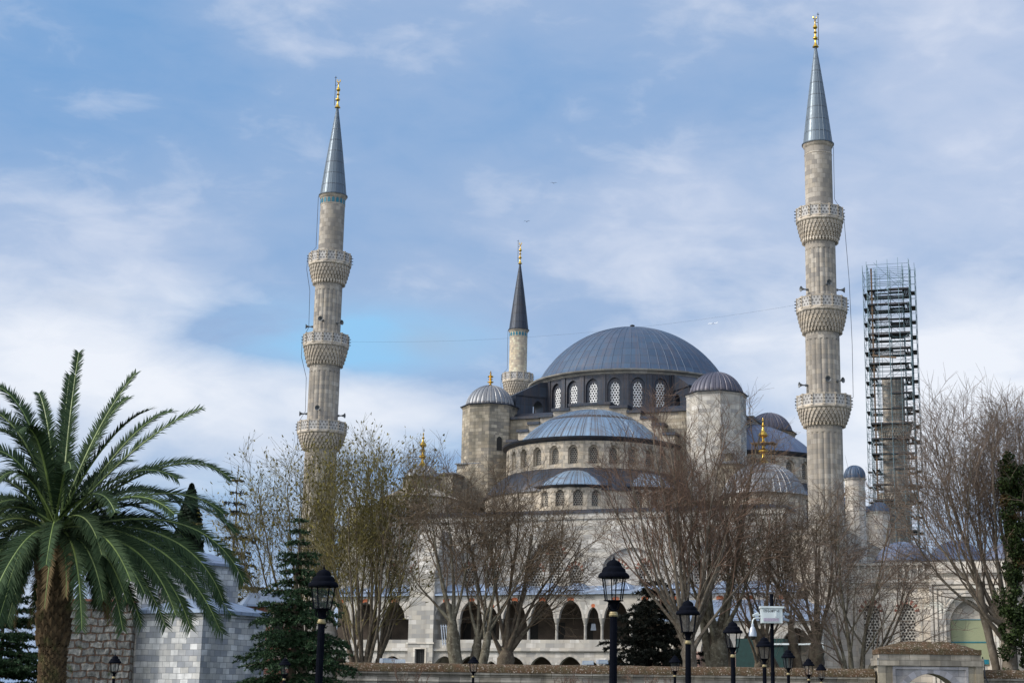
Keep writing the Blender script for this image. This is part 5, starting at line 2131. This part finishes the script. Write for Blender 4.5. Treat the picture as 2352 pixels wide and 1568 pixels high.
# ------------------------------------------------------------------ palm
PY_ = 34.0
pbase = at(137, 1500, PY_)
PM = thing('palm_tree', 'large date palm with arching green fronds and a rough brown trunk at the left', 'palm tree', (pbase.x, PY_, gz(PY_)))
PB = Vector((pbase.x, PY_, gz(PY_)))
crown_c = at(130, 1215, PY_) - PB
rg = random.Random(71)
b = MB()
b.smooth = True
HT = crown_c.z - .35
prof = []
for i in range(40):
    z = HT * i / 39
    r = .255 + .02 * sin(z * 2.1)
    if z > HT - 2.0:
        r += .035
    if z > HT - .7:
        r += .05
    prof.append((r, z))
b.lathe(prof, 24)
lean = (crown_c.x) / HT
b.v = [(x + lean * z, y, z) for x, y, z in b.v]
# old leaf bases: diamond scales in spirals
b.smooth = False
kz = 0
z = 1.2
while z < HT + .25:
    big_ = z > HT - 2.1
    n = 15 if not big_ else 12
    r = .258 + (.035 if big_ else 0) + (.055 if z > HT - .7 else 0)
    for k in range(n):
        a = 2 * pi * (k + .5 * (kz % 2)) / n + rg.uniform(-.07, .07)
        w = (.085 if not big_ else .12) * rg.uniform(.85, 1.2)
        h = (.05 if not big_ else .10) * rg.uniform(.85, 1.3)
        o = (.045 if not big_ else .085) * rg.uniform(.7, 1.4)
        M = facet((lean * z, 0), a, r, z)
        b.M = M
        vv = [(-w, 0.02, 0), (0, -o * .5, -h * .8), (w, 0.02, 0), (0, -o, h), (0, 0.05, h * 1.7)]
        fs = [(0, 1, 3), (1, 2, 3), (0, 3, 4), (3, 2, 4)]
        b.add(vv, fs, [[(0, 0)] * 3] * 4)
    b.M = I4
    kz += 1
    z += .075 if not big_ else .125
b.build('trunk', M_PTRUNK, PM, 40)


def frond(P0, P1, P2, wid=.42, mat=PALM, nl=96, rad=None, vee=.35, seed=0):
    r = random.Random(seed)
    N = 26
    pts = []
    for i in range(N + 1):
        t = i / N
        pts.append(P0 * (1 - t) ** 2 + P1 * 2 * t * (1 - t) + P2 * t * t)
    if rad is None:
        rad = Vector((P2.x - crown_c.x, P2.y - crown_c.y, 0))
    rad = rad.normalized() if rad.length > .05 else Vector((0, 1, 0))
    tws = r.uniform(.2, 1.1)
    b = MB()
    b.smooth = True
    b.tube(pts, [.028 * (1 - .85 * i / N) + .004 for i in range(N + 1)], 5)
    b.smooth = False
    b.mat = 1
    L = sum((pts[i + 1] - pts[i]).length for i in range(N))
    for i in range(nl):
        t = .10 + .90 * (i + .5) / nl
        p, T = along(pts, min(t, .999))
        # upper face of the frond looks up and towards the crown axis
        Nn = Vector((0, 0, 1)) - rad * .55
        Nn = Nn + Vector((0, -1, 0)) * tws
        Nn = (Nn - T * Nn.dot(T))
        if Nn.length < .05:
            Nn = -rad
        Nn.normalize()
        S = T.cross(Nn).normalized()
        prof_ = min(1, (t - .06) / .22) ** .7 * (1 - .45 * max(0, t - .45) / .55) if t < .9 else .755 - (t - .9) * 2.2
        ll = wid * prof_ * r.uniform(.88, 1.1)
        for s in (-1, 1):
            if r.random() < .03:
                continue
            ll = wid * prof_ * r.uniform(.84, 1.1)
            fwd_ = .72 + .55 * t + r.uniform(-.10, .14)
            d = (S * s + T * fwd_ + Nn * (vee + r.uniform(-.24, .2))).normalized()
            sag = Vector((0, 0, -r.uniform(.05, .3) * ll))
            w = .0185
            wv = T * w
            q0, q1 = p + d * ll * .5 + sag * .25, p + d * ll + sag
            b.add([p - wv, p + wv, q0 + wv * .9, q0 - wv * .9, q1], [(0, 1, 2, 3), (3, 2, 4)], [[(0, 0), (1, 0), (1, .5), (0, .5)], [(0, .5), (1, .5), (.5, 1)]])
    return b.build('frond', [RACHIS, mat], PM, 60)


def pp(px, py, d):
    q = at(px, py, PY_ + d)
    return q - PB


FR = [((181, 810), (150, 1010), 1.3, .36), ((160, 862), (138, 1030), 1.6, .36), ((312, 857), (212, 975), .5, .36), ((294, 913), (215, 965), 1.3, .36),
      ((343, 941), (250, 968), -.7, .40), ((394, 944), (300, 960), 1.2, .36), ((462, 938), (318, 992), .1, .38), ((528, 1098), (405, 990), .3, .42), ((500, 1078), (380, 1000), 1.2, .4),
      ((306, 1058), (240, 1055), 1.9, .35), ((90, 903), (118, 960), 1.3, .33), ((-40, 885), (78, 868), .2, .42), ((-95, 965), (30, 862), .6, .42), ((44, 990), (92, 935), -1.7, .42),
      ((-70, 1010), (60, 915), .3, .42), ((-90, 1060), (40, 960), -.6, .42), ((512, 1178), (400, 1075), .2, .42), ((560, 1335), (470, 1125), .5, .42), ((540, 1222), (432, 1085), .8, .42),
      ((512, 1378), (432, 1160), .1, .42), ((504, 1443), (400, 1190), -.5, .42), ((438, 1443), (368, 1210), -.9, .42), ((404, 1412), (330, 1185), -1.1, .42), ((282, 1446), (250, 1240), -1.0, .42),
      ((300, 1333), (236, 1160), -1.8, .42), ((224, 1388), (215, 1240), .4, .4), ((188, 1445), (182, 1200), -1.7, .42), ((106, 1296), (128, 1150), -2.1, .38), ((26, 1382), (70, 1180), -1.4, .42),
      ((-12, 1412), (20, 1190), -.9, .42), ((92, 1418), (96, 1260), .7, .4), ((-80, 1120), (20, 1040), .2, .42), ((-110, 1210), (10, 1070), .5, .42), ((-90, 1300), (10, 1120), -.6, .42),
      ((264, 1176), (228, 1075), -1.9, .36), ((-60, 1200), (40, 1090), -1.2, .42), ((360, 1330), (300, 1150), .8, .42), ((-30, 1330), (40, 1130), .9, .42), ((440, 1300), (350, 1130), 1.2, .42), ((30, 1260), (80, 1100), 1.6, .4), ((400, 1180), (300, 1080), -1.4, .42), ((-20, 1120), (60, 1010), -1.5, .42)]
for i, (tip, ct, d, w) in enumerate(FR):
    o = Vector((rg.uniform(-.14, .14), rg.uniform(-.14, .14), rg.uniform(-.3, .12)))
    P2 = pp(tip[0], tip[1], d)
    P1 = pp(ct[0], ct[1], d * .45)
    frond(crown_c + o, P1, P2, w * 1.05, PALM, 135, seed=i)
# rear and filling fronds
for i in range(26):
    az = rg.uniform(.2, pi - .2) if i < 15 else rg.uniform(0, 2 * pi)
    el = rg.uniform(-.5, .9)
    L = rg.uniform(3.0, 3.9)
    d = Vector((cos(az) * cos(el), sin(az) * cos(el), sin(el)))
    P0 = crown_c + Vector((rg.uniform(-.12, .12), rg.uniform(-.12, .12), rg.uniform(-.3, .1)))
    P1 = P0 + d * L * .55 + Vector((0, 0, .55))
    P2 = P0 + d * L + Vector((0, 0, -1.1 - .4 * (1 - el)))
    frond(P0, P1, P2, .42, PALM, 110, seed=100 + i)
for i in range(10):
    az = rg.uniform(pi + .2, 2 * pi - .2)
    el = rg.uniform(-.3, .5)
    L = rg.uniform(2.6, 3.4)
    d = Vector((cos(az) * cos(el), .6 * sin(az) * cos(el), sin(el)))
    P0 = crown_c + Vector((rg.uniform(-.15, .15), -.1, rg.uniform(-.35, .05)))
    frond(P0, P0 + d * L * .5 + Vector((0, 0, .4)), P0 + d * L * .85 + Vector((0, 0, -1.5)), .42, PALM, 110, seed=300 + i)
for i in range(14):
    az = rg.uniform(0, 2 * pi)
    P0 = crown_c + Vector((.2 * cos(az), .2 * sin(az), -.35))
    P1 = P0 + Vector((cos(az) * 1.0, sin(az) * 1.0, .05))
    P2 = P0 + Vector((cos(az) * 1.25, sin(az) * 1.25, -rg.uniform(1.0, 1.7)))
    frond(P0, P1, P2, .26, PALMD, 60, seed=200 + i)

# ------------------------------------------------------------------ small things
for (px, py, Y, rz, lab) in ((1272, 421, 290, .1, 'gull gliding high in the middle of the sky, higher of the two'), (1210, 509, 290, -.2, 'gull gliding just above the cream minaret, lower of the two')):
    p = at(px, py, Y)
    g = thing('gull', lab, 'bird', p, rz, 'gulls in the sky')
    b = MB()
    b.smooth = True
    b.M = Matrix.Rotation(pi / 2, 4, 'X')
    b.lathe([(.01, -.22), (.06, -.12), (.075, 0), (.05, .12), (.035, .18), (.01, .24)], 10)
    b.build('body', M_GULL, g)
    for s in (-1, 1):
        b = MB()
        V = []
        for (x, y0, y1, z) in ((.05, -.09, .08, .02), (.25, -.08, .1, .13), (.4, -.06, .08, .15), (.62, -.02, .05, .08)):
            V += [(s * x, y0, z), (s * x, y1, z), (s * x, (y0 + y1) / 2, z + .025)]
        F = []
        for i in range(3):
            o = i * 3
            for (a, c_) in ((0, 1), (1, 2), (2, 0)):
                F.append((o + a, o + 3 + a, o + 3 + c_, o + c_))
        b.add(V, F, [[(0, 0)] * 4] * len(F))
        b.build('wing', M_GULL, g)
p = at(1637, 743, 5600)
j = thing('airliner', 'tiny pale airliner low in the sky right of the main dome', 'aeroplane', p, radians(170))
b = MB()
b.smooth = True
b.M = Matrix.Rotation(pi / 2, 4, 'Y')
b.lathe([(.1, -18), (1.2, -14), (1.9, -8), (1.9, 12), (1.2, 15.5), (.2, 18)], 14)
b.build('fuselage', M_JET, j, 50)
for s in (-1, 1):
    b = MB()
    V = [(4, s * 1.5, -.5), (-3, s * 1.5, -.5), (-6, s * 16, .8), (-4, s * 16, .8), (4, s * 1.5, -.1), (-3, s * 1.5, -.1), (-6, s * 16, .95), (-4, s * 16, .95)]
    b.add(V, [(0, 1, 2, 3), (7, 6, 5, 4), (0, 3, 7, 4), (1, 5, 6, 2), (3, 2, 6, 7)], [[(0, 0)] * 4] * 5)
    b.build('wing', M_JET, j)
b = MB()
b.add([(-12, -.15, 1.2), (-17, -.15, 1.2), (-18.5, -.15, 6.5), (-16.5, -.15, 6.5), (-12, .15, 1.2), (-17, .15, 1.2), (-18.5, .15, 6.5), (-16.5, .15, 6.5)], [(0, 1, 2, 3), (7, 6, 5, 4), (0, 3, 7, 4), (1, 5, 6, 2), (3, 2, 6, 7)], [[(0, 0)] * 4] * 5)
b.build('tail_fin', M_JET, j)


def floodlight(px, py, Y, rz, lab, s=.34, name='floodlight'):
    p = at(px, py, Y)
    t = thing(name, lab, 'floodlight', p, rz, 'floodlights on the wall and gallery')
    b = MB()
    b.box(-s, s, -s * .5, s * .5, -s * .35, s * .35, .03, .03)
    b.build('housing', M_SILVER, t)
    b = MB()
    b.box(-s * .8, s * .8, -s * .53, -s * .5 - .002, -s * .25, s * .2)
    b.build('glass_front', M_WHITE, t)
    b = MB()
    b.box(-.03, .03, -.03, .03, -s * .35 - .5, -s * .35)
    b.build('bracket', M_IRON, t)


floodlight(1350, 1521, 96, .2, 'white floodlight on the wall top, left one under the small arch', .34)
floodlight(1383, 1519, 96, .5, 'white floodlight on the wall top, right one under the small arch', .34)
floodlight(890, 1517, 97, .6, 'white floodlight in the low arch left of the gallery pier', .45)
floodlight(918, 1518, 97, .1, 'white floodlight close against the gallery pier', .36)
p = at(1363, 1437, 171)
t = thing('hanging_floodlight', 'white lamp hanging in the narrow upper gallery arch', 'floodlight', p)
b = MB()
b.box(-.3, .3, -.2, .2, -.45, .25, .1, .06)
b.build('housing', M_SILVER, t)
b = MB()
b.box(-.03, .03, -.03, .03, .25, 1.6)
b.build('bracket', M_IRON, t)
p = at(1018, 1468, 172)
t = thing('metal_rack', 'pale slatted rack leaning on the gallery parapet beside the pier', 'rack', (p.x, p.y, p.z - .6), radians(-20))
for i in range(6):
    b = MB()
    b.tube([(.28 * i, 0, 0), (.28 * i - .35, .1, 2.2)], .06, 5)
    b.build('slat', M_SILVER, t)
b = MB()
b.tube([(0, .05, .2), (1.4, .05, .2)], .04, 4)
b.tube([(-.3, .1, 2.0), (1.1, .1, 2.0)], .04, 4)
b.build('crossbar', M_SILVER, t)
p = at(1742, 1500, 150)
t = thing('canvas_booth', 'dark green canvas booth with a white rail under the porch arch', 'booth', (p.x, 150, gz(150)), radians(-20))
b = MB()
b.box(-2.2, 2.4, 0, 2, 0, p.z - gz(150) + 1.4)
b.build('canvas', M_GREEN, t)
b = MB()
zz = p.z - gz(150) + .8
b.box(.8, 6.2, -.2, -.1, zz, zz + .16)
b.box(.8, .95, -.2, -.1, 0, zz)
b.box(6.05, 6.2, -.2, -.1, 0, zz)
b.build('white_rail', M_WHITE, t)
